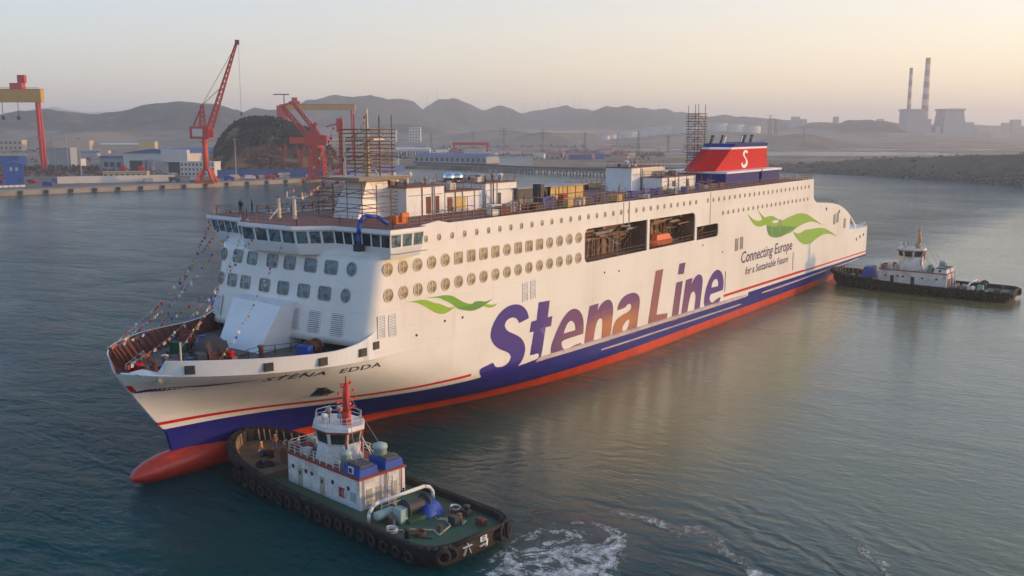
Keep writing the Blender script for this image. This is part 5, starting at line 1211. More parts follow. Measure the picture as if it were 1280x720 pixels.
    for k in range(26):                                  # gear lying about the after deck and casing tops
        aft=k<17; a=random.uniform(-18,x0-1.5) if aft else random.uniform(x0+.4,x1-.8); b=random.uniform(-4.6,4.6) if aft else random.uniform(-2.7,2.7); zz=1.55 if aft else z1+.2; mb=MB(); c=[BROWN,DARK,MATS['rope_fibre'],DGREY,TUGW,BROWN,GREENP,RUSTP][k%8]; kind=k%4
        if aft and ax-3.4<a<ax+.4 and abs(b)<2.6: b=3.4 if b>0 else -3.4
        if kind==0: mb.path([(a+.55*cos(q*.6),b+.5*sin(q*.6),zz+.08+.02*q) for q in range(24)],.08,5); nm='rope_coil'
        elif kind==1: mb.box(a-.5,a+.5,b-.35,b+.35,zz,zz+random.uniform(.4,.9)); nm='gear_box'
        elif kind==2: mb.path([(a,b,zz+.07),(a+.8,b+.5,zz+.07),(a+1.7,b+.2,zz+.07),(a+2.3,b+.9,zz+.07)],.06,5); nm='hose'
        else: mb.lathe([(.28,zz),(.3,zz+.3),(.28,zz+.6),(.3,zz+.85),(.05,zz+.88)],(a,b,0),10); nm='drum'
        mb.build(nm,c,T)
    for k in range(10):                                  # fenders, chains and planks heaped on the foredeck
        a=random.uniform(x1+.8,17); b=random.uniform(-1,1)*max(.6,tw(a)-1.4); mb=MB()
        if k%2: o=link('spare_tyre',TY,T,(a,b,2.6)); o.rotation_euler=(pi/2+random.uniform(-.3,.3),0,random.uniform(0,3)); continue
        mb.path([(a,b,2.42),(a+.7,b+.6,2.44),(a+1.5,b+.1,2.42),(a+1.9,b-.8,2.44)],.1,5); mb.build('hawser',MATS['rope_fibre'] if k%4 else BLACK,T)
    mb=MB(); mb.beam((x0-.5,-.6,1.55),(x0-.3,-.6,4.9),.1); mb.beam((x0-1.1,-.6,1.55),(x0-.9,-.6,4.9),.1)
    for k in range(8): mb.beam((x0-.5,-.6,1.9+.36*k),(x0-1.1,-.6,1.9+.36*k),.07)
    mb.build('ladder',TUGW,T)
    rail_run([(x0-1.6,-1.4,1.55),(x0-1.6,1.6,1.55)],1.0,TUGW,'railing',1.0,2,.05,T)
    # fore deck: winch, fender chains, bollards
    mb=MB(); mb.lathe([(.3,-1.5),(.9,-1.5),(.9,-1.35),(.5,-1.35),(.5,1.35),(.9,1.35),(.9,1.5),(.3,1.5)],(x1+2.6,0,3.2),14,0,'y'); mb.box(x1+2.0,x1+3.2,-2.1,-1.5,2.35,3.8); mb.build('anchor_windlass',BROWN,T)
    for s in (1.4,-1.4): mb=MB(); mb.lathe([(.35,2.35),(.35,3.2),(.5,3.3),(.5,3.5),(.1,3.6)],(x1+5.4,s,0),12); mb.build('bow_bitt',BROWN,T,True)
    k=0
    for x in xs:
        if x<13 or x>19.5: continue
        for s in (1,-1):
            k+=1; mb=MB(); y=s*max(.3,tw(x)-.42); mb.beam((x*.97,y,2.35),(x*.985,y,sheer(x)),.16); mb.build('bulwark_stay',PLANK,T)
    return T
T1=tug('tugboat with red mast and blue canvas casings pushing at the ferry bow',(-12.2,21.3,0),atan2(-.992,-.126),.945,
   dict(house=(-6.3,7.0),wheel=1.0,arch=-9.3,fore=mat('tug_fore_deck',(.17,.12,.075),.85,dirt=(.07,.05,.035),amt=.8,scale=.6),deck2=DECKRED,door=mat('tug_door',(.42,.36,.28),.6),casing=TARP,mast=MASTR,ring=True,beam=.93))
T2=tug('slim dark tugboat with tan mast pushing at the ferry stern quarter',(-184.2,35.4,0),radians(-92.5),1.02,
   dict(lift=1.1,house=(-6.6,8.6),wheel=2.2,arch=-11.5,fore=mat('tug_fore_deck_grey',(.20,.19,.15),.85,amt=.6),deck2=GREYP,door=DARK,casing=TUGW,mast=MASTO))
# cover on the stern tug's foredeck
mb=MB(); mb.prism([(10.2,-2.4),(12.6,-2.2),(12.8,2.4),(10.2,2.6)],2.35,4.9,0,[(10.5,-2),(12.0,-1.8),(12.1,2.0),(10.4,2.2)]); mb.build('blue_cover',TARP,T2)
# painted name strokes on the stern of the near tug
def strokes(parent,y0,z0,s,segs):
    mb=MB()
    for (a,b,c,d) in segs:
        mb.beam((-20.09,y0-a*s,z0+b*s),(-20.09,y0-c*s,z0+d*s),.16*s*1.1,.05)
    return mb.build('name_character',CLEANW,parent)
strokes(T1,1.3,.7,1.25,[(-.1,.95,.05,.78),(-.5,.62,.5,.66),(-.15,.5,-.42,.02),(.15,.5,.38,.02)])
strokes(T1,-1.0,.7,1.25,[(-.3,.95,.3,.98),(-.3,.95,-.32,.55),(.3,.98,.26,.62),(-.32,.75,.3,.78),(-.32,.55,.42,.6),(.42,.6,.36,.12),(.36,.12,.2,.05),(-.45,.2,.25,.28)])
def onT(T,x,y,z): return T.matrix_basis @ Vector((x,y,z))
bpy.context.view_layer.update()
r1=T1.rotation_euler.z
person(1,onT(T1,13.2,2.2,2.35),r1+.6,'person in orange jacket and white helmet on the tug foredeck',HELM)
person(2,onT(T1,11.0,-1.6,2.35),r1-.8,'person in tan overalls and white helmet beside the tug railing',HELM)
person(2,onT(T1,6.2,-2.0,4.95),r1+2,'person in tan overalls on the white tug deckhouse roof',HELM)
person(1,onT(T1,14.4,-.6,2.35),r1+2.2,'person in orange jacket near the tug bow fender',mat('orange_helmet',(.7,.3,.1),.4))
person(3,onT(T1,-8.0,-1.4,1.55),r1+2.6,'person in dark jacket bending by the ladder behind the tug deckhouse')
# ------------------------------------------------------------------ left quay and yard
def at(name,label,cat,r,d,z=2.65,rot=0,group=None): return thing(name,label,cat,G(r,d,z),VROT+rot,group)
QROT=atan2(77,85)                                 # quay edge direction in the view frame
# rubber fenders on the quay face
FEN=None
for k in range(27):
    f=k/26.; 
    r=-420+ (270)*f; d=554+(r+293)*(77/85.) if r<-208 else 631+(r+208)*(68/58.)
    o=at('quay_fender','dark rubber fender hanging on the concrete quay face','fender',r+.5,d-.5,0,QROT,'rubber fenders along the quay')
    if not FEN:
        mb=MB(); mb.box(-.9,.9,-.7,.2,.3,2.3); F1=mb.build('pad',BLACK,o); mb=MB(); mb.box(-1.1,1.1,-.2,.3,1.9,2.6); F2=mb.build('bracket',DARK,o); FEN=(F1.data,F2.data)
    else: link('pad',FEN[0],o); link('bracket',FEN[1],o)
def building(name,label,r,d,w,dep,h,wall,roofm,rot=0,roof='flat',rows=0,cols=0,rise=2,door=None,z=2.6,win=DARK,group=None,ww=.5,wh=.5):
    o=at(name,label,'building',r,d,z,rot,group)
    mb=MB(); mb.box(-w/2,w/2,0,dep,0,h); W=mb.build('wall',wall,o)
    mb=MB()
    if roof=='flat': mb.box(-w/2-.4,w/2+.4,-.4,dep+.4,h,h+.6)
    elif roof=='gablex': mb.add([(-w/2-.5,-.6,h),(w/2+.5,-.6,h),(w/2+.5,dep+.6,h),(-w/2-.5,dep+.6,h),(-w/2-.5,dep/2,h+rise),(w/2+.5,dep/2,h+rise)],[(0,1,5,4),(3,4,5,2),(0,4,3),(1,2,5),(0,3,2,1)])
    else: mb.add([(-w/2-.5,-.6,h),(w/2+.5,-.6,h),(w/2+.5,dep+.6,h),(-w/2-.5,dep+.6,h),(0,-.6,h+rise),(0,dep+.6,h+rise)],[(0,4,5,3),(1,2,5,4),(0,1,4),(3,5,2),(0,3,2,1)])
    mb.build('roof',roofm,o)
    if rows:
        cw=w/cols; ch=h/rows
        for i in range(cols):
            for j in range(rows):
                q=MB(); q.box(-w/2+cw*(i+.5)-cw*ww/2,-w/2+cw*(i+.5)+cw*ww/2,-.08,.1,ch*(j+.5)-ch*wh/2,ch*(j+.5)+ch*wh/2); q.build('window',win,o)
    if door:
        for (a,b,hh) in door: q=MB(); q.box(a,b,-.12,.1,0,hh); q.build('door',DARK,o)
    return o
# big workshop with blue roof
o=at('factory_hall','large white workshop with long blue roof and dark doorways','building',-316,800,2.6,-.25)
mb=MB(); mb.box(-4,52,0,90,0,16); mb.build('wall',WALLW,o); mb=MB(); mb.add([(-5,-1,16),(53,-1,16),(53,91,16),(-5,91,16),(24,-1,19.5),(24,91,19.5)],[(0,4,5,3),(1,2,5,4),(0,1,4),(3,5,2)]); mb.build('roof',ROOFB,o)
mb=MB(); mb.box(-34,-4.2,10,90,0,12); mb.build('side_bay',WALLG,o); mb=MB(); mb.box(-35,-4.1,9,91,12,13); mb.build('side_roof',ROOFB,o)
mb=MB(); mb.box(34,58,-4,-.2,9,19); mb.build('front_gable',WALLW,o)
for a,b in ((2,18),(38,50)): mb=MB(); mb.box(a,b,-.3,.2,0,10); mb.build('door',DARK,o)
for x in (21,25,29): mb=MB(); mb.tube((x,-8,0),(x,-8,11),1.4,None,10); mb.build('tank',WALLG,o)
for x in (-30,-24,-18,-12): mb=MB(); mb.box(x,x+4,9.8,10.1,4,8); mb.build('window',DARK,o)
building('office_block','cream office block with rows of dark windows behind the orange jib crane',-238,735,27,12,10.5,WALLW,WALLW,-.1,'flat',3,9,ww=.42,wh=.5)
building('blue_workshop','blue walled workshop with cream eaves beside the left gantry leg',-470,900,26,20,11,BLUEP,WALLT,.1,'flat')
building('white_store','long low white store behind the bare yard',-432,930,38,14,7,WALLW,WALLG,.05,'flat')
building('cream_terrace','cream building with dark windows on the hillside left of the gantry leg',-700,1350,44,14,14,WALLT,WALLT,0,'flat',2,7,z=9)
building('tan_warehouse','tan warehouse on the rise behind the bare yard',-610,1350,50,16,13,WALLT,WALLT,.05,'flat',z=9)
building('tan_annex','long tan annex with low roof beside the tan warehouse',-540,1360,70,16,8,WALLT,WALLW,0,'gablex',z=9)
building('ochre_house','small ochre house at the end of the tan annex',-498,1330,22,12,12,CONTY,WALLT,0,'flat',z=9)
building('grey_plant','pale grey plant building left of the blue roofed workshop',-418,900,20,14,18,WALLG,WALLG,0,'flat')
o=at('blue_cabin','tall bright blue cabin block standing on the quay','cabin',-318,620,2.6,QROT-.3)
mb=MB(); mb.box(-5.5,5.5,0,9,0,13.5); mb.build('wall',BLUEP,o); mb=MB(); mb.add([(-5.8,-.3,13.5),(5.8,-.3,13.5),(5.8,9.3,13.5),(-5.8,9.3,13.5),(0,-.3,15),(0,9.3,15)],[(0,4,5,3),(1,2,5,4),(0,1,4),(3,5,2)]); mb.build('roof',BLUEP,o)
for x,z in ((-2.2,9),(1,9),(2.2,2.2)): mb=MB(); mb.box(x,x+1.4,-.1,.1,z,z+2.2); mb.build('window',WALLG if z>5 else DARK,o)
o=at('steel_stack','pile of rusty steel sections stacked on the quay beside the blue cabin','steel pile',-333,606,2.6,QROT)
for i in range(6):
    for j in range(4): mb=MB(); mb.box(-8,4,i*1.5,i*1.5+1.2,j*2.0,j*2.0+1.6); mb.build('section',[BROWN,CRANE,RUSTP][(i+j)%3],o)
o=at('concrete_barrier','low pale barrier blocks along the quay in front of the blue cabin','barrier',-312,590,2.6,QROT)
for k in range(9): mb=MB(); mb.prism([(-14+3.2*k,-.5),(-11.2+3.2*k,-.5),(-11.2+3.2*k,.5),(-14+3.2*k,.5)],0,1.3,0,[(-14+3.2*k,-.25),(-11.2+3.2*k,-.25),(-11.2+3.2*k,.25),(-14+3.2*k,.25)]); mb.build('block',WALLW,o)
o=at('boundary_wall','long pale boundary wall running along the yard behind the quay','wall',-264,648,2.6,.42)
for k in range(14): mb=MB(); mb.box(-36+5.2*k,-31+5.2*k,-.2,.2,0,4.6); mb.box(-31+5.2*k,-30.8+5.2*k,-.3,.3,0,4.9); mb.build('panel',WALLW,o)
o=at('cream_shed','low cream shed with dark bays behind the boundary wall',-1,0,0) if False else building('cream_shed','low cream shed with dark bays behind the boundary wall',-275,690,30,8,5,WALLT,WALLT,.15,'flat',1,8)
for r,d,lb_ in ((-281,700,'red yard machine left of its twin behind the boundary wall'),(-268,700,'red yard machine right of its twin behind the boundary wall')):
    o=at('yard_machine',lb_,'machine',r,d,2.6); mb=MB(); mb.box(-3,3,0,4,0,4.5); mb.build('body',CRANE,o); mb=MB(); mb.box(-1.5,1.5,.5,3.5,4.5,9); mb.build('tower',CRANE,o); mb=MB(); mb.beam((0,2,8.6),(4.5,2,6.2),.8); mb.build('arm',CRANE,o)
# blue sheet fence, panel by panel
o=at('site_fence','bright blue sheet fence in front of the wooded rock','fence',-216,712,2.6,.33)
for k in range(17): mb=MB(); mb.box(4.6*k,4.6*k+4.5,-.06,.06,.1,5.8); mb.build('panel',FENCEB,o); mb=MB(); mb.box(4.6*k-.1,4.6*k+.1,.05,.25,0,6); mb.build('post',DGREY,o)
o=at('site_fence','blue sheet fence stretching on behind the red double boom crane','fence',-136,760,2.6,.9)
for k in range(16): mb=MB(); mb.box(4.6*k,4.6*k+4.5,-.06,.06,.1,5.8); mb.build('panel',FENCEB,o)
# lamp masts
for r,d,h_,lb_ in ((-392,835,34,'tall grey lamp mast just right of the red gantry leg'),(-372,815,33,'grey lamp mast second from the red gantry leg'),(-326,735,28,'pale lamp mast at the corner of the bare yard'),(-196,690,28,'white lamp mast right of the orange jib crane')):
    o=at('lamp_mast',lb_,'lamp mast',r,d); mb=MB(); mb.tube((0,0,0),(0,0,h_),.45,.22,8); mb.build('pole',WALLG,o); mb=MB(); mb.box(-1.4,1.4,-.4,.4,h_,h_+.5); mb.build('lamp_head',WALLG,o)
# gantry cranes
def gantry(label,legR,legL,d,h0,h1,beam_m,leg_m,dd=0,text=None):
    o=at('gantry_crane',label,'crane',legR,d,2.6); w_=legL-legR
    mb=MB(); mb.box(min(0,w_)-3,3,-3,3,h0,h1); B_=mb.build('girder',beam_m,o)
    mb=MB(); mb.box(min(0,w_)-3,3,-3.1,3.1,h1,h1+.5); mb.build('walkway',leg_m,o)
    for s in (-1,1):
        mb=MB(); mb.beam((0,s*2.6,0),(-1.2,s*1.6,h0),2.2); mb.build('leg',leg_m,o)
    mb=MB(); mb.beam((0,-7,1.2),(0,7,1.2),2.4); mb.build('sill_beam',leg_m,o)
    mb=MB(); mb.beam((-.6,-5,h0*.5),(-.6,5,h0*.5),1.2); mb.build('cross_beam',leg_m,o)
    return o
GC=gantry('gantry crane with thick yellow girder and red leg at the yard edge',-393,-560,817,57.3,67.8,YELLOW,CRANE)
mb=MB(); mb.box(-22,-12,-3.4,3.4,68.3,73); mb.build('trolley',CRANE,GC); mb=MB(); mb.box(-16,-10,-2,2,73,79.5); mb.build('trolley_cab',CRANE,GC)
for x in (-18,-31): mb=MB(); mb.tube((x,0,57.3),(x,0,46),.25,None,5); mb.box(x-1,x+1,-1,1,43,46); mb.build('hoist_block',DARK,GC)
mb=MB(); mb.beam((-200,-2.5,69.3),(2,-2.5,69.3),.3); mb.build('handrail',CRANE,GC)
G2_=gantry('far gantry crane with orange girder, pale lettering and slim red leg',-182,-262,1121,57.0,63.0,YELLOW,CRANE)
mb=MB(); mb.box(-86,-74,-4,4,36,62); mb.build('leg',CRANE,G2_); mb=MB(); mb.beam((-80,-6,0),(-80,-2,36),3); mb.beam((-80,6,0),(-80,2,36),3); mb.build('leg',CRANE,G2_)
mb=MB(); mb.box(-72,-60,-3,3,63.5,67); mb.box(-69,-63,-2,2,67,71); mb.build('trolley',CRANE,G2_); mb=MB(); mb.beam((-78,0,62),(-78,0,75),1); mb.beam((-90,0,74.5),(-72,0,74.5),1.2); mb.build('top_jib',DGREY,G2_)
for k in range(8):
    mb=MB(); x=-56+6.2*k if k else -60
    for (a,b,c,d_) in ((-1.3,1.2,1.3,1.2),(-1.3,-1.2,1.3,-1.2),(0,1.6,0,-1.6),(-1.3,0,1.3,.1)): mb.beam((x+a,-3.1,60+b),(x+c,-3.1,60+d_),.55,.1)
    if k!=7: mb.build('girder_character',WALLT,G2_)
# portal jib crane
o=at('jib_crane','tall orange red portal jib crane with raised lattice boom on the quay edge','crane',-203,645,2.6)
for sx_ in (-1,1):
    for sy_ in (-1,1): mb=MB(); mb.beam((sx_*6,sy_*5,0),(sx_*2.2,sy_*2,9),1.5); mb.build('portal_leg',CRANEO,o)
mb=MB(); mb.box(-6.6,6.6,-6,-4,.2,1.8); mb.box(-6.6,6.6,4,6,.2,1.8); mb.build('bogie_beam',CRANEO,o)
mb=MB(); mb.tube((0,0,8),(0,0,29),1.9,1.7,14); mb.build('column',CRANEO,o,True); mb=MB(); mb.lathe([(3.2,26.5),(3.2,27)],(0,0,0),14); mb.build('ring_platform',CRANE,o)
mb=MB(); mb.box(-8.5,4,-3.5,3.5,29,37); mb.build('machinery_house',CRANE,o); mb=MB(); mb.box(-6.8,-.2,-3.75,-3.52,30.5,35.5); mb.build('house_panel',WALLW,o); mb=MB(); mb.box(4,6.6,-2.4,0,30,35); mb.build('cab',CRANE,o)
mb=MB(); mb.truss((-1,0,37),(-.5,0,51),3.4,1.6,5,.28); mb.build('a_frame',CRANE,o); mb=MB(); mb.beam((-7,0,37),(-.6,0,50.5),.9); mb.build('back_stay',CRANE,o)
mb=MB(); mb.truss((4,0,36),(24,0,91),3.4,1.0,16,.34); mb.build('boom',CRANE,o); mb=MB(); mb.tube((-.5,0,51),(23.4,0,89),.16,None,4); mb.tube((-.5,.8,51),(12,.8,62),.2,None,4); mb.build('luffing_rope',DGREY,o)
mb=MB(); mb.box(23,25.6,-.7,.7,89.5,92.5); mb.build('boom_head',DGREY,o); mb=MB(); mb.tube((25,0,90),(25,0,46),.10,None,4); mb.box(24.5,25.5,-.5,.5,44,46); mb.build('hook',DGREY,o)
# double-boom red crane
o=at('level_luffing_crane','red level luffing crane with folded double boom on lattice portal','crane',-140,704,2.6)
mb=MB(); mb.truss((-1,0,0),(-1,0,22),11,8,5,.9); mb.build('portal',CRANE,o)
mb=MB(); mb.lathe([(5.5,22),(5.5,24)],(-1,0,0),16); mb.build('slew_ring',CRANE,o); mb=MB(); mb.box(-9,7,-3.5,3.5,24,31); mb.build('machinery_house',CRANE,o); mb=MB(); mb.box(-20,-9,-2.4,2.4,25,29.5); mb.build('counterweight',CRANEO,o)
mb=MB(); mb.truss((-7,0,30),(-25,0,52),3.0,2.2,8,.5); mb.build('rear_boom',CRANE,o); mb=MB(); mb.truss((0,0,32),(-17,0,54),2.6,1.6,8,.45); mb.build('boom',CRANE,o); mb=MB(); mb.beam((-25,0,52),(-16,0,54.5),1.2); mb.build('tie_beam',CRANE,o)
mb=MB(); mb.truss((-5,0,31),(-1,0,40),3,1.4,4,.5); mb.build('a_frame',CRANE,o)
mb=MB(); mb.beam((-24,0,25),(-25,0,10),1.1); mb.beam((-16,0,24),(-13,0,8),1.3); mb.beam((-10,0,24),(-13,0,8),1.3); mb.build('grab_frame',CRANE,o)
o=at('tower_crane','slim red tower with short jib right of the level luffing crane','crane',-126,716,2.6)
mb=MB(); mb.beam((0,0,0),(0,0,38),1.9); mb.build('tower',CRANE,o); mb=MB(); mb.box(-2.2,2.4,-1.5,1.5,33,43); mb.build('head',CRANE,o); mb=MB(); mb.beam((1,0,40),(-10,0,37),.9); mb.build('jib',CRANE,o); mb=MB(); mb.box(-4,4,-3,3,0,4); mb.build('base',CRANE,o)
# trucks, heaps and small gear on the quay
for k,(r,d,c,n) in enumerate([(-228,655,DGREY,'dark grey'),(-214,655,WALLW,'white'),(-196,672,BLUEP,'blue'),(-172,690,CRANE,'red'),(-184,682,WALLW,'pale')]):
    o=at('parked_truck',n+' parked truck on the quay near the jib crane','truck',r,d,2.65,random.uniform(-.4,.4)); mb=MB(); mb.box(-3.5,1.6,-1.2,1.2,1,3.4); mb.build('box_body',c,o); mb=MB(); mb.box(1.8,3.6,-1.1,1.1,.7,2.7); mb.build('cab',c,o)
    for x in (-2.5,2.6): mb=MB(); mb.tube((x,-1.2,.5),(x,1.2,.5),.5,None,10); mb.build('wheel',BLACK,o)
mb=MB()
for k in range(900):
    r=random.uniform(-470,-290)+random.gauss(0,8); d=random.uniform(720,900); q=random.uniform(.5,2.2); p=G(r,d,2.6)
    leaf_cloud(mb,p.x,p.y,p.z+q,q*1.4,q*1.4,q*.9,7,q*.5)
stuff(mb.build('bare_brush',mat('brush_twigs',(.10,.06,.045),.9,dirt=(.05,.035,.03),amt=.7,scale=.04)),'dark bare brush and rubble in the yard behind the boundary wall','brush')
# containers, plate stacks and stores scattered over the yard
YC=[(CRANE,'red'),(BLUEP,'blue'),(WALLW,'white'),(BROWN,'rusty'),(WALLT,'tan'),(GREYP,'grey')]
for k in range(60):
    r=random.uniform(-470,-160); lo=572+(r+300)*.9 if r<-214 else 655+(r+208)*1.15
    d=lo+random.uniform(14,150)
    if r>-262 and d>760: d=lo+random.uniform(10,30)
    m_,nm=YC[k%6]; a=random.uniform(-.3,.7)
    if k%2:
        o=at('yard_container',nm+' container standing in the shipyard behind the quay','container',r,d,2.65,a,'containers in the yard'); mb=MB(); mb.box(-3,3,-1.2,1.2,.1,2.7); mb.build('body',m_,o); mb=MB(); mb.box(3,3.08,-1.1,1.1,.2,2.6); mb.build('door',DGREY,o)
    else:
        o=at('plate_stack',nm+' stack of steel blocks lying in the shipyard behind the quay','steel stack',r,d,2.65,a,'steel stacks in the yard')
        for j in range(random.choice((2,3,4))): mb=MB(); mb.box(-random.uniform(2,4.5),random.uniform(2,4.5),-1.4,1.4,j*.9,j*.9+.7); mb.build('block',m_,o)
# wooded rock
mb=MB(); vs=[];fs=[]; NR,NT=20,56
for i in range(NR+1):
    for j in range(NT):
        a=2*pi*j/NT; k=i/NR; rad=(1-k)**.30 if k<1 else 0
        rx,ry=(50 if cos(a)<0 else 62),42; z=(43 if cos(a)<.2 else 43-7*(cos(a)-.2))*k**1.0
        ff=1+.24*noise.noise(Vector((cos(a)*2,sin(a)*2,k*3)))+.14*noise.noise(Vector((cos(a)*6,sin(a)*6,k*8)))
        vs.append(G(-212+rx*rad*cos(a)*ff,850+ry*rad*sin(a)*ff,2.0+z*(1+.05*noise.noise(Vector((cos(a)*3,sin(a)*3,5)))))) 
for i in range(NR):
    for j in range(NT): fs.append((i*NT+j,i*NT+(j+1)%NT,(i+1)*NT+(j+1)%NT,(i+1)*NT+j))
mb.add(vs,fs)
CLIFF=ground_material('earth_cliff',(.20,.115,.06),(.12,.075,.045),(.26,.15,.08),.03,.15,1.0)
struct(mb.build('rock_outcrop',CLIFF,smooth=True))
LEAF=mat('dark_evergreen_leaves',(.020,.030,.020),.9,dirt=(.010,.015,.012),amt=.8,scale=.06)
LEAFR=mat('russet_leaves',(.22,.085,.040),.9,dirt=(.10,.055,.03),amt=.7,scale=.08)
mb=MB(); mr=MB()
for k in range(2600):
    kk=random.random()**.6; a=random.uniform(0,2*pi); rad=(1-kk)**.30; r=-212+(50 if cos(a)<0 else 62)*rad*cos(a); d=850+42*rad*sin(a); z=2+(43 if cos(a)<.2 else 43-7*(cos(a)-.2))*kk
    low=(sin(a)<.15 and cos(a)>-.45 and kk<.5)
    if low and random.random()<.6: continue
    q=random.uniform(1.6,3.2); p=G(r,d,z); leaf_cloud(mr if low else mb,p.x,p.y,p.z+q*.6,q*1.3,q*1.3,q,26,q*.42)
for k in range(420):
    r=random.uniform(-262,-160); p=G(r,random.uniform(795,815),2.6); q=random.uniform(1.2,2.6); leaf_cloud(mr if random.random()<.75 else mb,p.x,p.y,p.z+q*.9,q*1.2,q*1.2,q,12,q*.36)
stuff(mb.build('evergreen_wood',LEAF),'dense dark evergreen wood covering the rock behind the cranes','wood'); stuff(mr.build('russet_scrub',LEAFR),'russet scrub on the earth face of the rock behind the blue fence','scrub')
# ------------------------------------------------------------------ flats behind the ferry
o=at('trestle_pier','long low trestle pier on dark piles across the inlet behind the ferry','pier',-98,990,0,-.83)
LEN=hypot(226,282)
mb=MB(); mb.box(0,LEN,-3,3,3.0,4.2); mb.build('deck',CONC,o)
PILE=None
for k in range(46):
    x=6+k*(LEN-10)/45
    if not PILE: mb=MB(); mb.box(-.5,.5,-2.8,-2,-2,3); mb.box(-.5,.5,2,2.8,-2,3); mb.box(-.6,.6,-3.1,3.1,2.3,3); PILE=mb.build('pile_bent',DGREY,o,False,(x,0,0)).data
    else: link('pile_bent',PILE,o,(x,0,0))
mb=MB(); mb.box(0,LEN,-3.3,-3.05,4.2,5.4); mb.build('parapet',DGREY,o)
building('blue_roof_sheds','row of low blue roofed sheds beyond the inlet',-66,1030,90,30,7,WALLG,ROOFB,-.5,'gablex',1,14,3)
building('white_shed','long white windowless shed at the end of the blue sheds',4,945,33,16,8.5,WALLW,WALLG,0,'flat')
building('white_hall','white hall with a row of windows left of the small red gantry',-128,1255,44,16,10,WALLW,WALLW,0,'gablex',1,12,2)
building('small_kiosk','small white kiosk on the bare spit behind the mast scaffold',-115,960,6,5,6,WALLW,WALLW,0,'flat')
o=at('red_gantry','small red goliath gantry spanning white sheds on the flats','crane',-46,1180,1.8)
mb=MB(); mb.box(-26,18,-1.5,1.5,17,20.5); mb.build('girder',CRANE,o)
for x in (-24,16): mb=MB(); mb.beam((x,-4,0),(x,0,17),2.2); mb.beam((x,4,0),(x,0,17),2.2); mb.build('leg',CRANE,o)
building('gantry_shed','white shed standing under the small red gantry',-46,1200,26,14,10,WALLW,WALLW,0,'flat')
building('white_flats','cluster of pale apartment blocks at the foot of the central hill',-258,2050,30,20,24,WALLW,WALLW,0,'flat',4,5,z=12)
building('white_flats','taller pale apartment block beside the cluster at the hill foot',-205,2060,24,20,30,WALLW,WALLW,0,'flat',5,4,z=12)
building('village_rows','long row of pale village houses below the hills',-330,1900,110,18,12,WALLT,WALLW,.1,'flat',2,14,z=6)
building('long_store','long pale storehouse with brown roof in front of the tanks',110,2150,150,30,16,WALLT,WALLT,0,'gablex',0,0,5,z=14)
# storage tanks
for k,(px,dd,rr,hh) in enumerate([(762,2500,16,14),(772,2520,16,14),(785,2520,24,19),(800,2560,28,21),(815,2560,28,22),(833,2560,30,23),(849,2540,24,20),(862,2520,22,20),(894,2520,26,22),(914,2520,26,22),(934,2520,26,22),(756,2450,10,12)]):
    r=(px-640)/F_*dd
    o=at('storage_tank','pale cylindrical storage tank in the tank farm below the hills','tank',r,dd,terr(r,dd)-1,0,'tank farm beyond the flats')
    mb=MB(); mb.lathe([(rr,0),(rr,hh*.86)],(0,0,0),24); mb.build('shell',WALLW,o,False); mb=MB(); mb.lathe([(rr+.3,hh*.86),(rr*.7,hh*.96),(.5,hh)],(0,0,0),24); mb.build('roof',WALLG,o)
# power-line towers and masts on the flats
PY=None
for k,(px,dd,hh) in enumerate([(630,1500,38),(678,1520,36),(592,1700,34),(730,1350,32),(796,1350,34),(833,1300,28),(1000,1900,40),(958,2300,70),(965,2320,60),(540,1500,30),(470,2200,36),(770,1600,30)]):
    o=at('pylon','thin lattice power pylon standing on the bare flats','pylon',(px-640)/F_*dd,dd,1.8,random.uniform(-.3,.3),'power pylons across the flats')
    if not PY:
        mb=MB(); mb.truss((0,0,0),(0,0,36),5,.9,9,.16); A=mb.build('tower',DGREY,o).data; mb=MB()
        for zz in (26,31,35): mb.beam((-6,0,zz),(6,0,zz),.3)
        B=mb.build('cross_arm',DGREY,o).data; PY=(A,B)
    else:
        for nm,me in (('tower',PY[0]),('cross_arm',PY[1])): q=link(nm,me,o)
    o.scale=(hh/36,)*3
# wind masts on the ridge
for px,dd,y in ((536,4000,133),(548,4000,131),(655,4200,140),(672,4200,140),(684,4200,139),(697,4200,138),(716,4250,138),(724,4250,138),(820,4100,143)):
    r=(px-640)/F_*dd; o=at('ridge_mast','thin mast standing on the far ridge line','mast',r,dd,terr(r,dd)-2,0,'masts along the far ridge'); mb=MB(); mb.tube((0,0,0),(0,0,46),.9,.4,6); mb.build('shaft',WALLG,o); mb=MB(); mb.box(-3,3,-.6,.6,43,44.4); mb.build('cross_arm',WALLG,o)
# power station
o=at('power_station','hazy power station with striped chimneys and boiler blocks on the horizon','power station',1180,2800,6)
STRIPE=[mat('chimney_white',(.55,.5,.45),.8),mat('chimney_red',(.42,.17,.12),.8)]
def chimney(x,y,h_,r0,r1,nb):
    mb=MB(); 
    for k in range(nb):
        a,b=k/nb,(k+1)/nb
        if a<.35: mi=0
        else: mi=k%2
        mb.tube((x,y,h_*a),(x,y,h_*b),r0+(r1-r0)*a,r0+(r1-r0)*b,16,mi)
    return mb.build('chimney',STRIPE,o)
chimney(-2,0,232,11.5,6.5,14); chimney(-36,30,206,6.5,4.6,12); chimney(14,40,150,4.2,3.4,10)
for (x0,x1,y0,y1,h_) in ((-62,-12,-30,30,84),(-12,6,-30,30,56)): mb=MB(); mb.box(x0,x1,y0,y1,0,h_); mb.box(x0-3,x1-1,y0-3,y1+3,h_,h_+5); mb.build('boiler_block',WALLG,o)
mb=MB(); mb.add([(36,-40,0),(106,-40,0),(106,40,0),(36,40,0),(44,-30,84),(96,-30,84),(96,30,84),(44,30,84)],[(0,1,5,4),(1,2,6,5),(2,3,7,6),(3,0,4,7),(4,5,6,7)]); mb.box(41,99,-34,34,84.2,90); mb.build('boiler_block',WALLG,o)
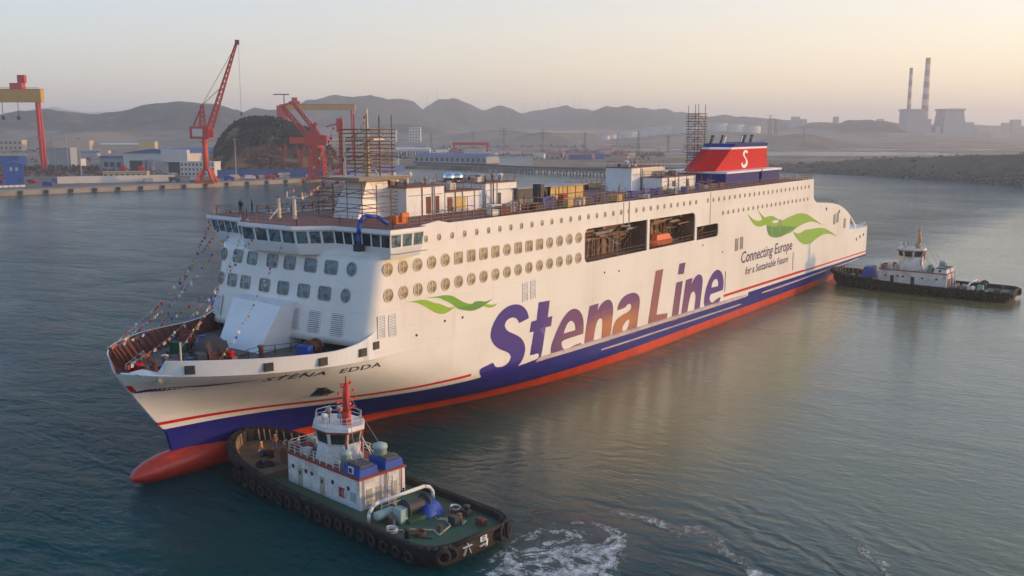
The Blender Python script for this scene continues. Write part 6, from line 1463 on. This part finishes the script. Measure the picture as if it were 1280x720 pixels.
for (x0,x1,h_) in ((98,124,52),(124,138,36),(-140,160,22),(18,30,40)): mb=MB(); mb.box(x0,x1,-36 if h_!=22 else -60,-5,0,h_); mb.build('turbine_hall',WALLG,o)
for k,(px,dd,w_,h_) in enumerate([(1262,3300,30,50),(1250,3300,20,40),(990,3300,24,60),(1000,3320,18,52),(985,3300,16,40),(1040,3300,14,60),(950,3200,22,46),(1095,3100,16,50)]):
    building('distant_block','faint distant block on the hazy skyline',(px-640)/F_*dd,dd,w_,20,h_,WALLG,WALLG,0,'flat',z=20,group='faint blocks on the skyline')
# small houses, sheds and tree belts scattered over the flats
HW=[(WALLW,'white'),(WALLT,'tan'),(WALLG,'grey'),(ROOFB,'blue')]
for k in range(44):
    px=random.uniform(470,1000) if k%3 else random.uniform(60,420); dd=random.uniform(1120,1720)
    wm,nm=HW[k%4]; building('flat_shed','low '+nm+' shed among the bare fields behind the ferry',(px-640)/F_*dd,dd,random.uniform(10,34),random.uniform(8,14),random.uniform(3.5,7),wm,[WALLG,CRANE,ROOFB,WALLT][(k//4)%4],random.uniform(-.3,.3),'gablex',0,0,random.uniform(1,2.5),z=1.8 if dd>1000 else 2.6,group='sheds across the flats')
mb=MB()
for k in range(60):
    px=random.uniform(-20,900); dd=random.uniform(1150,1980) if px>430 else random.uniform(1000,1900); L_=random.uniform(20,110); a=random.uniform(-.25,.25); n_=int(L_/5)
    for i in range(n_):
        r=(px-640)/F_*dd+(i-n_/2)*5*cos(a); d=dd+(i-n_/2)*5*sin(a); p=G(r,d,2); q=random.uniform(1.2,3.4); leaf_cloud(mb,p.x,p.y,p.z+q,q*1.2,q*1.2,q,9,q*.45)
stuff(mb.build('tree_belts',mat('winter_tree_belt',(.070,.055,.040),.9,dirt=(.035,.035,.028),amt=.7,scale=.02)),'dark winter tree belts and hedges crossing the flats','trees')
# ------------------------------------------------------------------ haze
mb=MB(); vs=[]
c0=G(0,4450,0)
for z in (-6,262): vs+=[G(-12600,-3300,z),G(12600,-3300,z),G(12600,12300,z),G(-12600,12300,z)]
mb.add(vs,[(3,2,1,0),(4,5,6,7),(0,1,5,4),(1,2,6,5),(2,3,7,6),(3,0,4,7)])
m=bpy.data.materials.new('haze_air'); m.use_nodes=True; t=m.node_tree; t.nodes.clear()
pv=t.nodes.new('ShaderNodeVolumePrincipled'); pv.inputs['Color'].default_value=(.995,.962,.925,1); pv.inputs['Density'].default_value=.0002; pv.inputs['Anisotropy'].default_value=.3
ou=t.nodes.new('ShaderNodeOutputMaterial'); t.links.new(pv.outputs[0],ou.inputs['Volume'])
stuff(mb.build('haze',m),'thin pale evening haze filling the harbour air','haze')
